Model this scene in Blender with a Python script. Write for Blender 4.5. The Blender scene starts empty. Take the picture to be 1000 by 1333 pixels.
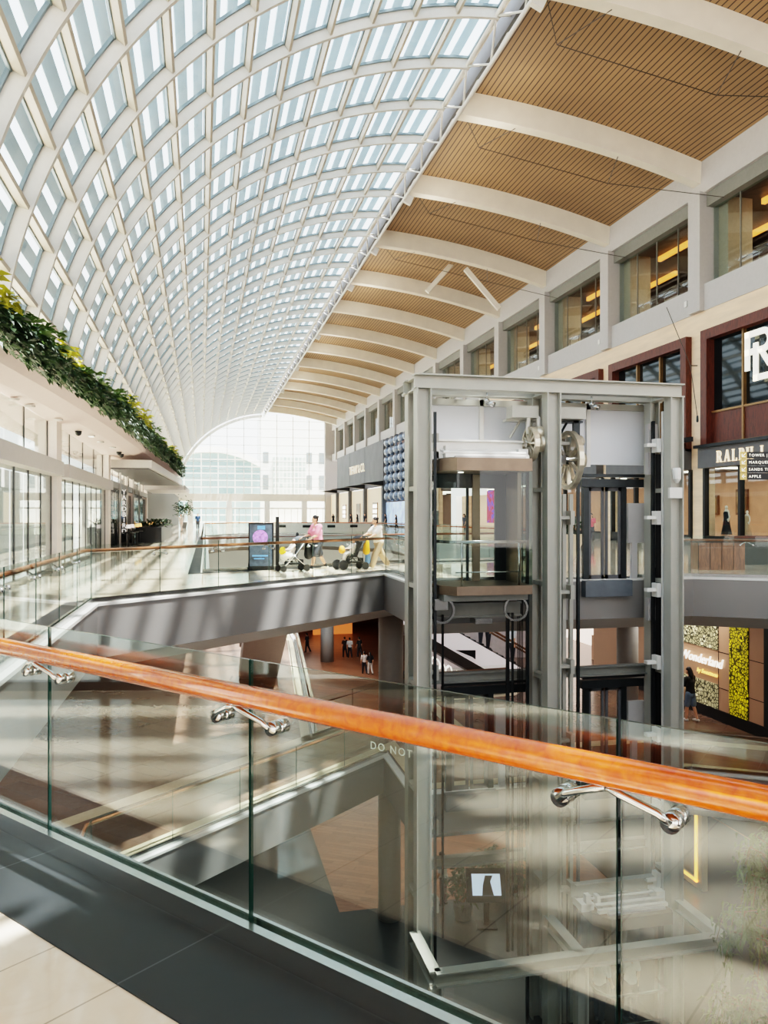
import bpy, bmesh, math, random
from mathutils import Vector, Matrix
from mathutils.geometry import tessellate_polygon
random.seed(7)
C = bpy.context.scene.collection
PI = math.pi
F = 1040.0
TH = math.atan(238.0 / F)
CT, ST = math.cos(TH), math.sin(TH)
EYE = 1.61
V = Vector

def ray(px, py):
    r, u = (px - 500.0) / F, (670.0 - py) / F
    return V((r * CT + ST, -r * ST + CT, u))
def at_d(px, py, d):
    return V((0, 0, EYE)) + ray(px, py) * d
def at_z(px, py, z):
    w = ray(px, py)
    return V((0, 0, EYE)) + w * ((z - EYE) / w.z)
def at_Y(px, py, y):
    w = ray(px, py)
    return V((0, 0, EYE)) + w * (y / w.y)
def at_X(px, py, x):
    w = ray(px, py)
    return V((0, 0, EYE)) + w * (x / w.x)

ORD = ['zeroth', 'first', 'second', 'third', 'fourth', 'fifth', 'sixth', 'seventh', 'eighth', 'ninth', 'tenth', 'eleventh',
       'twelfth', 'thirteenth', 'fourteenth', 'fifteenth', 'sixteenth', 'seventeenth', 'eighteenth', 'nineteenth', 'twentieth',
       'twenty-first', 'twenty-second', 'twenty-third', 'twenty-fourth', 'twenty-fifth', 'twenty-sixth', 'twenty-seventh',
       'twenty-eighth', 'twenty-ninth', 'thirtieth', 'thirty-first', 'thirty-second', 'thirty-third', 'thirty-fourth', 'thirty-fifth',
       'thirty-sixth', 'thirty-seventh', 'thirty-eighth', 'thirty-ninth', 'fortieth']

# ------------------------------------------------------------------ materials
MATS = {}
def nodes(name):
    m = bpy.data.materials.new(name); m.use_nodes = True
    nt = m.node_tree; nt.nodes.clear()
    out = nt.nodes.new('ShaderNodeOutputMaterial')
    return m, nt, out
def lin(c):
    return tuple(((x / 255.0) / 12.92 if x / 255.0 <= 0.04045 else ((x / 255.0 + 0.055) / 1.055) ** 2.4) for x in c)
def mat(name, rgb, rough=0.5, metal=0.0, var=0.08, scale=6.0, emit=0.0, bump=0.0, spec=0.5, coat=0.0, stretch=(1, 1, 1)):
    if name in MATS: return MATS[name]
    m, nt, out = nodes(name)
    b = nt.nodes.new('ShaderNodeBsdfPrincipled')
    c = lin(rgb)
    g = nt.nodes.new('ShaderNodeNewGeometry')
    mp = nt.nodes.new('ShaderNodeMapping'); mp.inputs['Scale'].default_value = stretch
    nt.links.new(g.outputs['Position'], mp.inputs['Vector'])
    n = nt.nodes.new('ShaderNodeTexNoise'); n.inputs['Scale'].default_value = scale; n.inputs['Detail'].default_value = 4
    nt.links.new(mp.outputs['Vector'], n.inputs['Vector'])
    cr = nt.nodes.new('ShaderNodeValToRGB')
    cr.color_ramp.elements[0].position = 0.3; cr.color_ramp.elements[1].position = 0.7
    cr.color_ramp.elements[0].color = (*[max(0, x * (1 - var)) for x in c], 1)
    cr.color_ramp.elements[1].color = (*[min(1, x * (1 + var)) for x in c], 1)
    nt.links.new(n.outputs['Fac'], cr.inputs['Fac'])
    nt.links.new(cr.outputs['Color'], b.inputs['Base Color'])
    b.inputs['Roughness'].default_value = rough; b.inputs['Metallic'].default_value = metal
    b.inputs['Specular IOR Level'].default_value = spec
    b.inputs['Coat Weight'].default_value = coat
    if emit:
        nt.links.new(cr.outputs['Color'], b.inputs['Emission Color']); b.inputs['Emission Strength'].default_value = emit
    if bump:
        bp = nt.nodes.new('ShaderNodeBump'); bp.inputs['Strength'].default_value = bump; bp.inputs['Distance'].default_value = 0.01
        nt.links.new(n.outputs['Fac'], bp.inputs['Height']); nt.links.new(bp.outputs['Normal'], b.inputs['Normal'])
    nt.links.new(b.outputs['BSDF'], out.inputs['Surface'])
    MATS[name] = m
    return m
def glass(name, tint=(235, 243, 238), refl=1.0, base=0.02, rough=0.0, veil=0.0, veilc=(240, 245, 248)):
    if name in MATS: return MATS[name]
    m, nt, out = nodes(name)
    t = nt.nodes.new('ShaderNodeBsdfTransparent'); t.inputs['Color'].default_value = (*lin(tint), 1)
    gl = nt.nodes.new('ShaderNodeBsdfGlossy'); gl.inputs['Roughness'].default_value = rough
    lf = nt.nodes.new('ShaderNodeLayerWeight'); lf.inputs['Blend'].default_value = 0.5
    lw = nt.nodes.new('ShaderNodeMath'); lw.operation = 'POWER'; lw.inputs[1].default_value = 4.5
    nt.links.new(lf.outputs['Facing'], lw.inputs[0])
    ma = nt.nodes.new('ShaderNodeMath'); ma.operation = 'MULTIPLY_ADD'; ma.use_clamp = True
    ma.inputs[1].default_value = refl; ma.inputs[2].default_value = base
    nt.links.new(lw.outputs[0], ma.inputs[0])
    mx = nt.nodes.new('ShaderNodeMixShader')
    nt.links.new(ma.outputs['Value'], mx.inputs['Fac'])
    nt.links.new(t.outputs['BSDF'], mx.inputs[1]); nt.links.new(gl.outputs['BSDF'], mx.inputs[2])
    last = mx
    if veil:
        d = nt.nodes.new('ShaderNodeBsdfDiffuse'); d.inputs['Color'].default_value = (*lin(veilc), 1)
        m2 = nt.nodes.new('ShaderNodeMixShader'); m2.inputs['Fac'].default_value = veil
        nt.links.new(mx.outputs['Shader'], m2.inputs[1]); nt.links.new(d.outputs['BSDF'], m2.inputs[2]); last = m2
    nt.links.new(last.outputs['Shader'], out.inputs['Surface'])
    MATS[name] = m
    return m
def tile_mat(name, c1, c2, cj, sx, sy, rot=0.0, rough=0.12, veins=0.5, joint=0.004, plank=False, coat=0.0):
    m, nt, out = nodes(name)
    b = nt.nodes.new('ShaderNodeBsdfPrincipled'); b.inputs['Roughness'].default_value = rough
    b.inputs['Coat Weight'].default_value = coat; b.inputs['Coat Roughness'].default_value = 0.03
    g = nt.nodes.new('ShaderNodeNewGeometry')
    mp = nt.nodes.new('ShaderNodeMapping'); mp.vector_type = 'POINT'; mp.inputs['Rotation'].default_value = (0, 0, rot)
    nt.links.new(g.outputs['Position'], mp.inputs['Vector'])
    br = nt.nodes.new('ShaderNodeTexBrick')
    br.inputs['Scale'].default_value = 1.0; br.inputs['Brick Width'].default_value = sx; br.inputs['Row Height'].default_value = sy
    br.inputs['Mortar Size'].default_value = joint; br.inputs['Mortar Smooth'].default_value = 0.0
    br.offset = 0.5 if plank else 0.0
    br.inputs['Color1'].default_value = (*lin(c1), 1); br.inputs['Color2'].default_value = (*lin(c2), 1)
    br.inputs['Mortar'].default_value = (*lin(cj), 1)
    nt.links.new(mp.outputs['Vector'], br.inputs['Vector'])
    n = nt.nodes.new('ShaderNodeTexNoise'); n.inputs['Scale'].default_value = 3.5; n.inputs['Detail'].default_value = 8
    n.inputs['Distortion'].default_value = 1.5
    mp2 = nt.nodes.new('ShaderNodeMapping'); mp2.inputs['Rotation'].default_value = (0, 0, rot)
    mp2.inputs['Scale'].default_value = (0.5, 3, 1) if plank else (1, 1, 1)
    nt.links.new(g.outputs['Position'], mp2.inputs['Vector']); nt.links.new(mp2.outputs['Vector'], n.inputs['Vector'])
    cr = nt.nodes.new('ShaderNodeValToRGB')
    e = cr.color_ramp.elements
    e[0].position = 0.42; e[0].color = (1, 1, 1, 1); e[1].position = 0.6; e[1].color = (1, 1, 1, 1)
    k = e.new(0.5); k.color = (1 - veins * .25, 1 - veins * .38, 1 - veins * .55, 1)
    nt.links.new(n.outputs['Fac'], cr.inputs['Fac'])
    mx = nt.nodes.new('ShaderNodeMix'); mx.data_type = 'RGBA'; mx.blend_type = 'MULTIPLY'; mx.inputs['Factor'].default_value = 1.0
    nt.links.new(br.outputs['Color'], mx.inputs['A']); nt.links.new(cr.outputs['Color'], mx.inputs['B'])
    nt.links.new(mx.outputs['Result'], b.inputs['Base Color'])
    nt.links.new(b.outputs['BSDF'], out.inputs['Surface'])
    MATS[name] = m
    return m
def stripe_mat(name, c1, c2, period, duty, axis=0, rough=0.6, bump=0.6):
    m, nt, out = nodes(name)
    b = nt.nodes.new('ShaderNodeBsdfPrincipled'); b.inputs['Roughness'].default_value = rough
    g = nt.nodes.new('ShaderNodeNewGeometry')
    s = nt.nodes.new('ShaderNodeSeparateXYZ'); nt.links.new(g.outputs['Position'], s.inputs[0])
    d = nt.nodes.new('ShaderNodeMath'); d.operation = 'DIVIDE'; d.inputs[1].default_value = period
    nt.links.new(s.outputs[axis], d.inputs[0])
    f = nt.nodes.new('ShaderNodeMath'); f.operation = 'FRACT'; nt.links.new(d.outputs[0], f.inputs[0])
    l = nt.nodes.new('ShaderNodeMath'); l.operation = 'LESS_THAN'; l.inputs[1].default_value = duty
    nt.links.new(f.outputs[0], l.inputs[0])
    n = nt.nodes.new('ShaderNodeTexNoise'); n.inputs['Scale'].default_value = 0.35; n.inputs['Detail'].default_value = 3
    nt.links.new(g.outputs['Position'], n.inputs['Vector'])
    mx = nt.nodes.new('ShaderNodeMix'); mx.data_type = 'RGBA'
    mx.inputs['A'].default_value = (*lin(c1), 1); mx.inputs['B'].default_value = (*lin(c2), 1)
    nt.links.new(l.outputs[0], mx.inputs['Factor'])
    m2 = nt.nodes.new('ShaderNodeMix'); m2.data_type = 'RGBA'; m2.blend_type = 'MULTIPLY'; m2.inputs['Factor'].default_value = 0.5
    cr = nt.nodes.new('ShaderNodeValToRGB'); cr.color_ramp.elements[0].color = (.6, .62, .66, 1); cr.color_ramp.elements[0].position = .35
    cr.color_ramp.elements[1].position = .65
    nt.links.new(n.outputs['Fac'], cr.inputs['Fac'])
    nt.links.new(mx.outputs['Result'], m2.inputs['A']); nt.links.new(cr.outputs['Color'], m2.inputs['B'])
    nt.links.new(m2.outputs['Result'], b.inputs['Base Color'])
    nt.links.new(b.outputs['BSDF'], out.inputs['Surface'])
    MATS[name] = m
    return m
def wood_mat(name, c1, c2, rough=0.2, stretch=(1, 1, 1), coat=0.6, scale=14):
    if name in MATS: return MATS[name]
    m, nt, out = nodes(name)
    b = nt.nodes.new('ShaderNodeBsdfPrincipled'); b.inputs['Roughness'].default_value = rough; b.inputs['Coat Weight'].default_value = coat
    b.inputs['Coat Roughness'].default_value = .08
    tc = nt.nodes.new('ShaderNodeTexCoord')
    mp = nt.nodes.new('ShaderNodeMapping'); mp.inputs['Scale'].default_value = stretch
    nt.links.new(tc.outputs['Object'], mp.inputs['Vector'])
    n = nt.nodes.new('ShaderNodeTexNoise'); n.inputs['Scale'].default_value = scale; n.inputs['Detail'].default_value = 6; n.inputs['Distortion'].default_value = .8
    nt.links.new(mp.outputs['Vector'], n.inputs['Vector'])
    cr = nt.nodes.new('ShaderNodeValToRGB'); cr.color_ramp.elements[0].position = .3; cr.color_ramp.elements[1].position = .7
    cr.color_ramp.elements[0].color = (*lin(c1), 1); cr.color_ramp.elements[1].color = (*lin(c2), 1)
    nt.links.new(n.outputs['Fac'], cr.inputs['Fac']); nt.links.new(cr.outputs['Color'], b.inputs['Base Color'])
    nt.links.new(b.outputs['BSDF'], out.inputs['Surface'])
    MATS[name] = m
    return m
def flower_mat(name, bg, c1, c2, scale, emit):
    m, nt, out = nodes(name)
    b = nt.nodes.new('ShaderNodeBsdfPrincipled'); b.inputs['Roughness'].default_value = .4
    g = nt.nodes.new('ShaderNodeNewGeometry')
    v = nt.nodes.new('ShaderNodeTexVoronoi'); v.inputs['Scale'].default_value = scale; v.feature = 'F1'
    v2 = nt.nodes.new('ShaderNodeTexVoronoi'); v2.inputs['Scale'].default_value = scale * 3.1; v2.feature = 'DISTANCE_TO_EDGE'
    for x in (v, v2): nt.links.new(g.outputs['Position'], x.inputs['Vector'])
    r1 = nt.nodes.new('ShaderNodeValToRGB'); r1.color_ramp.interpolation = 'CONSTANT'
    e = r1.color_ramp.elements; e[0].color = (*lin(bg), 1); e[1].position = .16; e[1].color = (*lin(c1), 1)
    k = e.new(.36); k.color = (*lin(c2), 1)
    nt.links.new(v.outputs['Distance'], r1.inputs['Fac'])
    r2 = nt.nodes.new('ShaderNodeValToRGB'); r2.color_ramp.interpolation = 'CONSTANT'
    r2.color_ramp.elements[0].color = (.06, .06, .04, 1); r2.color_ramp.elements[1].position = .1; r2.color_ramp.elements[1].color = (1, 1, 1, 1)
    nt.links.new(v2.outputs['Distance'], r2.inputs['Fac'])
    mx = nt.nodes.new('ShaderNodeMix'); mx.data_type = 'RGBA'; mx.blend_type = 'MULTIPLY'; mx.inputs['Factor'].default_value = 1
    nt.links.new(r1.outputs['Color'], mx.inputs['A']); nt.links.new(r2.outputs['Color'], mx.inputs['B'])
    nt.links.new(mx.outputs['Result'], b.inputs['Base Color']); nt.links.new(mx.outputs['Result'], b.inputs['Emission Color'])
    b.inputs['Emission Strength'].default_value = emit
    nt.links.new(b.outputs['BSDF'], out.inputs['Surface'])
    MATS[name] = m
    return m

# ------------------------------------------------------------------ mesh builder
class MB:
    def __init__(s):
        s.v = []; s.f = []; s.mi = []; s.m = 0
    def quad(s, *p):
        i = len(s.v); s.v += [V(q) for q in p]; s.f.append(tuple(range(i, i + len(p)))); s.mi.append(s.m); return s
    def hexa(s, p):
        i = len(s.v); s.v += [V(q) for q in p]
        for f in ((0, 3, 2, 1), (4, 5, 6, 7), (0, 1, 5, 4), (1, 2, 6, 5), (2, 3, 7, 6), (3, 0, 4, 7)):
            s.f.append(tuple(i + k for k in f)); s.mi.append(s.m)
        return s
    def box(s, x0, x1, y0, y1, z0, z1):
        return s.hexa([(x0, y0, z0), (x1, y0, z0), (x1, y1, z0), (x0, y1, z0), (x0, y0, z1), (x1, y0, z1), (x1, y1, z1), (x0, y1, z1)])
    def obox(s, c, sx, sy, sz, rz=0.0):
        c = V(c); R = Matrix.Rotation(rz, 3, 'Z')
        P = [c + R @ V((a * sx / 2, b * sy / 2, d * sz / 2)) for d in (-1, 1) for a, b in ((-1, -1), (1, -1), (1, 1), (-1, 1))]
        return s.hexa(P)
    def beam(s, a, b, w, h, up=(0, 0, 1)):
        a, b, up = V(a), V(b), V(up)
        t = (b - a).normalized(); sd = t.cross(up)
        if sd.length < 1e-4: sd = t.cross(V((1, 0, 0)))
        sd.normalize(); u = sd.cross(t).normalized()
        P = [q + sd * (i * w / 2) + u * (j * h / 2) for q in (a, b) for i, j in ((-1, -1), (1, -1), (1, 1), (-1, 1))]
        return s.hexa(P)
    def ibeam(s, a, b, w, h, tf=0.03, tw=0.025, up=(0, 1, 0)):
        a, b, up = V(a), V(b), V(up)
        t = (b - a).normalized(); sd = t.cross(up).normalized(); u = sd.cross(t).normalized()
        for o in (-1, 1):
            k = u * (o * (h / 2 - tf / 2)); s.beam(a + k, b + k, w, tf, u)
        s.beam(a, b, tw, h - 2 * tf, u); return s
    def tube(s, pts, r, seg=8, cap=True, closed=False):
        pts = [V(p) for p in pts]; n = len(pts)
        rr = r if isinstance(r, (list, tuple)) else [r] * n
        i0 = len(s.v); prev = None
        for k, p in enumerate(pts):
            if closed: t = pts[(k + 1) % n] - pts[k - 1]
            else: t = pts[min(k + 1, n - 1)] - pts[max(k - 1, 0)]
            t.normalize()
            if prev is None:
                a = t.cross(V((0, 0, 1)))
                if a.length < 1e-3: a = t.cross(V((1, 0, 0)))
                a.normalize()
            else:
                a = prev - t * prev.dot(t)
                a.normalize()
            prev = a; b = t.cross(a)
            for j in range(seg):
                an = 2 * PI * j / seg
                s.v.append(p + (a * math.cos(an) + b * math.sin(an)) * rr[k])
        for k in range(n if closed else n - 1):
            k2 = (k + 1) % n
            for j in range(seg):
                s.f.append((i0 + k * seg + j, i0 + k * seg + (j + 1) % seg, i0 + k2 * seg + (j + 1) % seg, i0 + k2 * seg + j)); s.mi.append(s.m)
        if cap and not closed:
            s.f.append(tuple(i0 + j for j in range(seg))[::-1]); s.mi.append(s.m)
            s.f.append(tuple(i0 + (n - 1) * seg + j for j in range(seg))); s.mi.append(s.m)
        return s
    def limb(s, pts, rad, seg=10):
        """closed tube with rounded ends"""
        pts = [V(p) for p in pts]; rad = list(rad)
        d0 = (pts[0] - pts[1]).normalized(); d1 = (pts[-1] - pts[-2]).normalized()
        P = [pts[0] + d0 * rad[0] * .92, pts[0] + d0 * rad[0] * .6] + pts + [pts[-1] + d1 * rad[-1] * .6, pts[-1] + d1 * rad[-1] * .92]
        R = [rad[0] * .3, rad[0] * .8] + rad + [rad[-1] * .8, rad[-1] * .3]
        return s.tube(P, R, seg)
    def ell(s, c, rx, ry, rz, seg=12, rings=8, M=None, zmin=-1.0, zmax=1.0):
        c = V(c); i0 = len(s.v)
        a0, a1 = math.asin(zmin), math.asin(zmax)
        for k in range(rings + 1):
            a = a0 + (a1 - a0) * k / rings
            for j in range(seg):
                t = 2 * PI * j / seg
                p = V((math.cos(a) * math.cos(t) * rx, math.cos(a) * math.sin(t) * ry, math.sin(a) * rz))
                if abs(a) > PI / 2 - 1e-4: p = V((1e-4 * math.cos(t), 1e-4 * math.sin(t), p.z))
                if M: p = M @ p
                s.v.append(c + p)
        for k in range(rings):
            for j in range(seg):
                s.f.append((i0 + k * seg + j, i0 + k * seg + (j + 1) % seg, i0 + (k + 1) * seg + (j + 1) % seg, i0 + (k + 1) * seg + j)); s.mi.append(s.m)
        s.f.append(tuple(i0 + j for j in range(seg))[::-1]); s.mi.append(s.m)
        s.f.append(tuple(i0 + rings * seg + j for j in range(seg))); s.mi.append(s.m)
        return s
    def lathe(s, c, prof, seg=20, axis='Z', cap=True):
        c = V(c); i0 = len(s.v)
        for r, h in prof:
            for j in range(seg):
                t = 2 * PI * j / seg; x, y = r * math.cos(t), r * math.sin(t)
                p = {'Z': V((x, y, h)), 'X': V((h, x, y)), 'Y': V((y, h, x))}[axis]
                s.v.append(c + p)
        for k in range(len(prof) - 1):
            for j in range(seg):
                s.f.append((i0 + k * seg + j, i0 + k * seg + (j + 1) % seg, i0 + (k + 1) * seg + (j + 1) % seg, i0 + (k + 1) * seg + j)); s.mi.append(s.m)
        if not cap: return s
        s.f.append(tuple(i0 + j for j in range(seg))[::-1]); s.mi.append(s.m)
        n = len(prof) - 1
        s.f.append(tuple(i0 + n * seg + j for j in range(seg))); s.mi.append(s.m)
        return s
    def prism(s, poly, ext):
        """poly: 3D points of a planar polygon, ext: vector"""
        P = [V(p) for p in poly]; e = V(ext); n = len(P); i0 = len(s.v)
        s.v += P + [p + e for p in P]
        for t in tessellate_polygon([P]):
            s.f.append(tuple(i0 + k for k in t)); s.mi.append(s.m)
            s.f.append(tuple(i0 + n + k for k in t[::-1])); s.mi.append(s.m)
        for k in range(n):
            s.f.append((i0 + k, i0 + (k + 1) % n, i0 + n + (k + 1) % n, i0 + n + k)); s.mi.append(s.m)
        return s
    def sweep(s, secs, closed_sec=True, caps=True):
        """secs: list of rings (lists of points)"""
        n = len(secs[0]); i0 = len(s.v)
        for q in secs: s.v += [V(p) for p in q]
        for k in range(len(secs) - 1):
            for j in range(n if closed_sec else n - 1):
                s.f.append((i0 + k * n + j, i0 + k * n + (j + 1) % n, i0 + (k + 1) * n + (j + 1) % n, i0 + (k + 1) * n + j)); s.mi.append(s.m)
        if caps and closed_sec:
            s.f.append(tuple(i0 + j for j in range(n))[::-1]); s.mi.append(s.m)
            s.f.append(tuple(i0 + (len(secs) - 1) * n + j for j in range(n))); s.mi.append(s.m)
        return s
    def obj(s, name, mats, parent=None, label=None, cat=None, group=None, kind=None, smooth=False, loc=None, rz=0.0, bevel=0.0, local=False):
        """verts are in world space (or in the parent's space when local)"""
        if not isinstance(mats, (list, tuple)): mats = [mats]
        me = bpy.data.meshes.new(name)
        vs = s.v
        if parent is not None:
            if not local:
                M = XF[parent].inverted(); vs = [M @ v for v in vs]
            W = XF[parent]
        else:
            if loc is None:
                lo = [min(v[i] for v in vs) for i in range(3)]; hi = [max(v[i] for v in vs) for i in range(3)]
                loc = ((lo[0] + hi[0]) / 2, (lo[1] + hi[1]) / 2, lo[2])
            W = Matrix.Translation(loc) @ Matrix.Rotation(rz, 4, 'Z')
            if not local:
                M = W.inverted(); vs = [M @ v for v in vs]
        me.from_pydata([tuple(v) for v in vs], [], s.f)
        for m in mats: me.materials.append(m)
        if len(mats) > 1: me.polygons.foreach_set('material_index', s.mi)
        if smooth:
            me.polygons.foreach_set('use_smooth', [True] * len(me.polygons))
        bm = bmesh.new(); bm.from_mesh(me); bmesh.ops.recalc_face_normals(bm, faces=bm.faces); bm.to_mesh(me); bm.free()
        me.update()
        o = bpy.data.objects.new(name, me); C.objects.link(o)
        if parent is not None:
            o.parent = parent
        else:
            o.location = W.to_translation(); o.rotation_euler = (0, 0, rz)
        XF[o] = W
        if bevel:
            bv = o.modifiers.new('Bevel', 'BEVEL'); bv.width = bevel; bv.segments = 2; bv.limit_method = 'ANGLE'
        tag(o, label, cat, group, kind)
        return o
XF = {}
def tag(o, label=None, cat=None, group=None, kind=None):
    if label: o['label'] = label
    if cat: o['category'] = cat
    if group: o['group'] = group
    if kind: o['kind'] = kind
    return o
def thing(name, label, cat, loc=(0, 0, 0), rz=0.0, group=None, kind=None):
    o = bpy.data.objects.new(name, None); C.objects.link(o); o.empty_display_size = .1
    o.location = loc; o.rotation_euler = (0, 0, rz)
    XF[o] = Matrix.Translation(loc) @ Matrix.Rotation(rz, 4, 'Z')
    return tag(o, label, cat, group, kind)
def struct(name, mb, m, smooth=False, bevel=0.0):
    return mb.obj(name, m, kind='structure', smooth=smooth, bevel=bevel)
def dup(root, loc, rz, label, group=None, flip=None):
    r = root.copy(); C.objects.link(r); r.location = loc; r.rotation_euler = (0, 0, rz); r['label'] = label
    XF[r] = Matrix.Translation(loc) @ Matrix.Rotation(rz, 4, 'Z')
    if group: r['group'] = group
    for ch in list(root.children):
        c = ch.copy(); C.objects.link(c); c.parent = r
        for g in list(ch.children):
            d = g.copy(); C.objects.link(d); d.parent = c
    return r
def text_mb(string, size, origin, xdir, ydir=(0, 0, 1), ext=0.01, align='CENTER', spacing=1.0, shear=0.0):
    cu = bpy.data.curves.new('lettering', 'FONT'); cu.body = string; cu.size = size; cu.extrude = ext
    cu.align_x = align; cu.space_character = spacing; cu.shear = shear; cu.resolution_u = 3
    o = bpy.data.objects.new('lettering', cu); C.objects.link(o)
    dg = bpy.context.evaluated_depsgraph_get(); dg.update()
    me = bpy.data.meshes.new_from_object(o.evaluated_get(dg))
    x, y = V(xdir).normalized(), V(ydir).normalized(); n = x.cross(y); org = V(origin)
    mb = MB()
    mb.v = [org + x * v.co.x + y * v.co.y + n * v.co.z for v in me.vertices]
    mb.f = [tuple(p.vertices) for p in me.polygons]; mb.mi = [0] * len(mb.f)
    bpy.data.objects.remove(o); bpy.data.curves.remove(cu); bpy.data.meshes.remove(me)
    return mb

# palette
white = mat('white_paint', (225, 222, 216), .45, var=.03)
ribm = mat('rib_paint', (206, 203, 196), .4, var=.03)
steel_paint = mat('grey_steel_paint', (170, 168, 158), .38, var=.04, scale=3)
steel_dark = mat('shaded_grey_paint', (120, 120, 114), .45, var=.06)
fasciam = mat('fascia_panel', (136, 132, 129), .36, .15, var=.03, scale=1)
fascial = mat('fascia_pale', (205, 203, 200), .4, .1, var=.02, scale=1)
metal = mat('brushed_steel', (200, 200, 198), .22, 1.0, var=.05, scale=30, stretch=(1, 1, 8))
chrome = mat('polished_steel', (225, 222, 216), .1, 1.0, var=.03)
darkmetal = mat('dark_metal', (48, 52, 54), .4, .6, var=.1)
blackm = mat('black_metal', (22, 23, 24), .45, .2, var=.1)
bronze = mat('bronze_metal', (120, 104, 90), .35, .7, var=.06)
rubber = mat('black_rubber', (20, 20, 20), .7)
column_grey = mat('column_grey', (158, 158, 156), .5, var=.03)
beam_cream = mat('beam_concrete', (226, 217, 202), .6, var=.05, scale=1.2)
soffit_m = mat('soffit_plaster', (228, 208, 204), .55, var=.02)
stone_beige = mat('beige_stone', (236, 206, 174), .55, var=.1, scale=1.0, stretch=(.5, .5, 4))
redwood = wood_mat('red_mahogany', (62, 26, 15), (102, 47, 29), .5, (1, 1, .2), .0)
orange_wood = wood_mat('orange_handrail_wood', (196, 76, 2), (228, 108, 6), .24, (6, 6, 6), .8, 5)
brown_wood = wood_mat('brown_wood', (92, 58, 36), (132, 88, 56), .35, (1, 1, .2), .3)
dark_rail = wood_mat('dark_handrail_wood', (96, 60, 40), (138, 90, 60), .3, (2, 2, 2), .5)
graphite = mat('graphite_panel', (88, 88, 90), .55, .1, var=.08, scale=2)
g_near = glass('near_balustrade_glass', (240, 246, 243), .6, .085)
g_rail = glass('balustrade_glass', (248, 251, 248), .6, .02)
g_edge = mat('glass_green_edge', (30, 62, 54), .15, var=.1)
g_roof = glass('roof_glass', (232, 240, 243), .5, .02)
g_shop = glass('shop_glass', (236, 242, 240), .8, .05)
g_lift = glass('lift_glass', (216, 226, 222), .8, .04)
g_dark = mat('reflective_dark_glass', (46, 52, 54), .04, .75, var=.05)
marble = tile_mat('beige_marble_tiles', (246, 230, 206), (241, 222, 195), (190, 172, 148), .8, .4, math.radians(50.9 + 90), .09, .16, coat=.3)
granite = tile_mat('dark_granite', (31, 35, 37), (28, 32, 34), (74, 78, 80), 1.2, 40, math.radians(50.9), .5, .1)
brown_floor = tile_mat('brown_floor_tiles', (126, 98, 84), (112, 88, 76), (90, 72, 62), 1.4, .5, math.radians(45), .22, .3)
wood_floor = tile_mat('wood_plank_floor', (150, 104, 78), (128, 84, 62), (90, 60, 46), 1.8, .22, math.radians(30), .35, .5, .006, True)
slat_ceiling = stripe_mat('slatted_ceiling', (152, 122, 90), (56, 44, 35), .26, .2)
skin_m = mat('skin', (222, 172, 142), .5, var=.04)
hair_m = mat('dark_hair', (28, 22, 20), .5, var=.2, scale=40)
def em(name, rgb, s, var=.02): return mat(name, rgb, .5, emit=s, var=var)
warm_light = em('warm_cove_light', (255, 160, 72), 1.7)
white_light = em('white_light_panel', (255, 244, 226), 4.0)
SUN_E, SKY_E, LOWP, CEIL_E, EXPO = 38.0, 3.5, 0.6, 200, 0.2
VT, LOOK = 'Filmic', 'High Contrast'
# =================================================================== SETTING
B1, B2 = -5.0, -10.5
WX = 25.0
VOID = [V(p) for p in [(-2.05, 5.79), (3.6, -1.16), (5.6, -3.2), (14.6, -3.2), (14.6, 17.0), (12.4, 18.4), (4.95, 18.4), (5.0, 21.6), (-1.95, 15.35)]]
VOID2 = [V(p) for p in [(0.1, 22.9), (6.8, 26.3), (11.0, 26.8), (13.6, 29.5), (13.6, 60.0), (10.0, 66.0), (3.0, 66.0), (0.3, 60.0)]]
VOID2B = [V(p) for p in [(3.3, 23.8), (7.5, 27.5), (11.0, 27.8), (13.0, 30), (13.0, 66), (5.2, 66), (4.8, 42)]]
def offset(poly, o, closed=True):
    """offset outwards (to the right of a ccw loop)"""
    n = len(poly); R = []
    for i in range(n):
        p = poly[i]
        a = (p - poly[i - 1]).normalized() if (closed or i > 0) else None
        b = (poly[(i + 1) % n] - p).normalized() if (closed or i < n - 1) else None
        a = a or b; b = b or a
        na, nb = V((a.y, -a.x)), V((b.y, -b.x))
        m = (na + nb); m = m / max(m.length_squared, .3) * 2 if m.length > 1e-6 else na
        R.append(p + m * o)
    return R
def ring(mb, poly, sec, z, closed=True):
    cols = [[(*q, z + h) for q in offset(poly, o, closed)] for o, h in sec]
    secs = [[cols[j][i] for j in range(len(sec))] for i in range(len(poly))]
    if closed: secs.append(secs[0])
    mb.sweep(secs, True, not closed); return mb
def slab(name, outer, holes, z, m, kind='structure'):
    P = [[V((*p, 0)) for p in outer]] + [[V((*p, 0)) for p in h] for h in holes]
    flat = [q for l in P for q in l]
    mb = MB(); mb.v = [V((q.x, q.y, z)) for q in flat]
    mb.f = [tuple(t) for t in tessellate_polygon(P)]; mb.mi = [0] * len(mb.f)
    return mb.obj(name, m, kind=kind)
OUT = [V(p) for p in [(-40, -14), (32, -14), (32, 190), (-40, 190)]]
LOW = [V(p) for p in [(-14, -14), (32, -14), (32, 90), (-14, 90)]]
slab('floor', OUT, [offset(VOID, .04), offset(VOID2, .04)], 0, marble)
slab('floor', LOW, [offset(VOID, .1), offset(VOID2B, .1)], B1, brown_floor)
slab('floor', LOW, [], B2, wood_floor)
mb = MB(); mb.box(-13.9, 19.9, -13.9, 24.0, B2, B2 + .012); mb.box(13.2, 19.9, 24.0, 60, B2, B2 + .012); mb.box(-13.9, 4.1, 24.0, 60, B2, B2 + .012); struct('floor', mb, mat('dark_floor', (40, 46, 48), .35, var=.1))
slab('ceiling', LOW, [offset(VOID, .85), offset(VOID2, .85)], -1.3, soffit_m)
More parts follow.
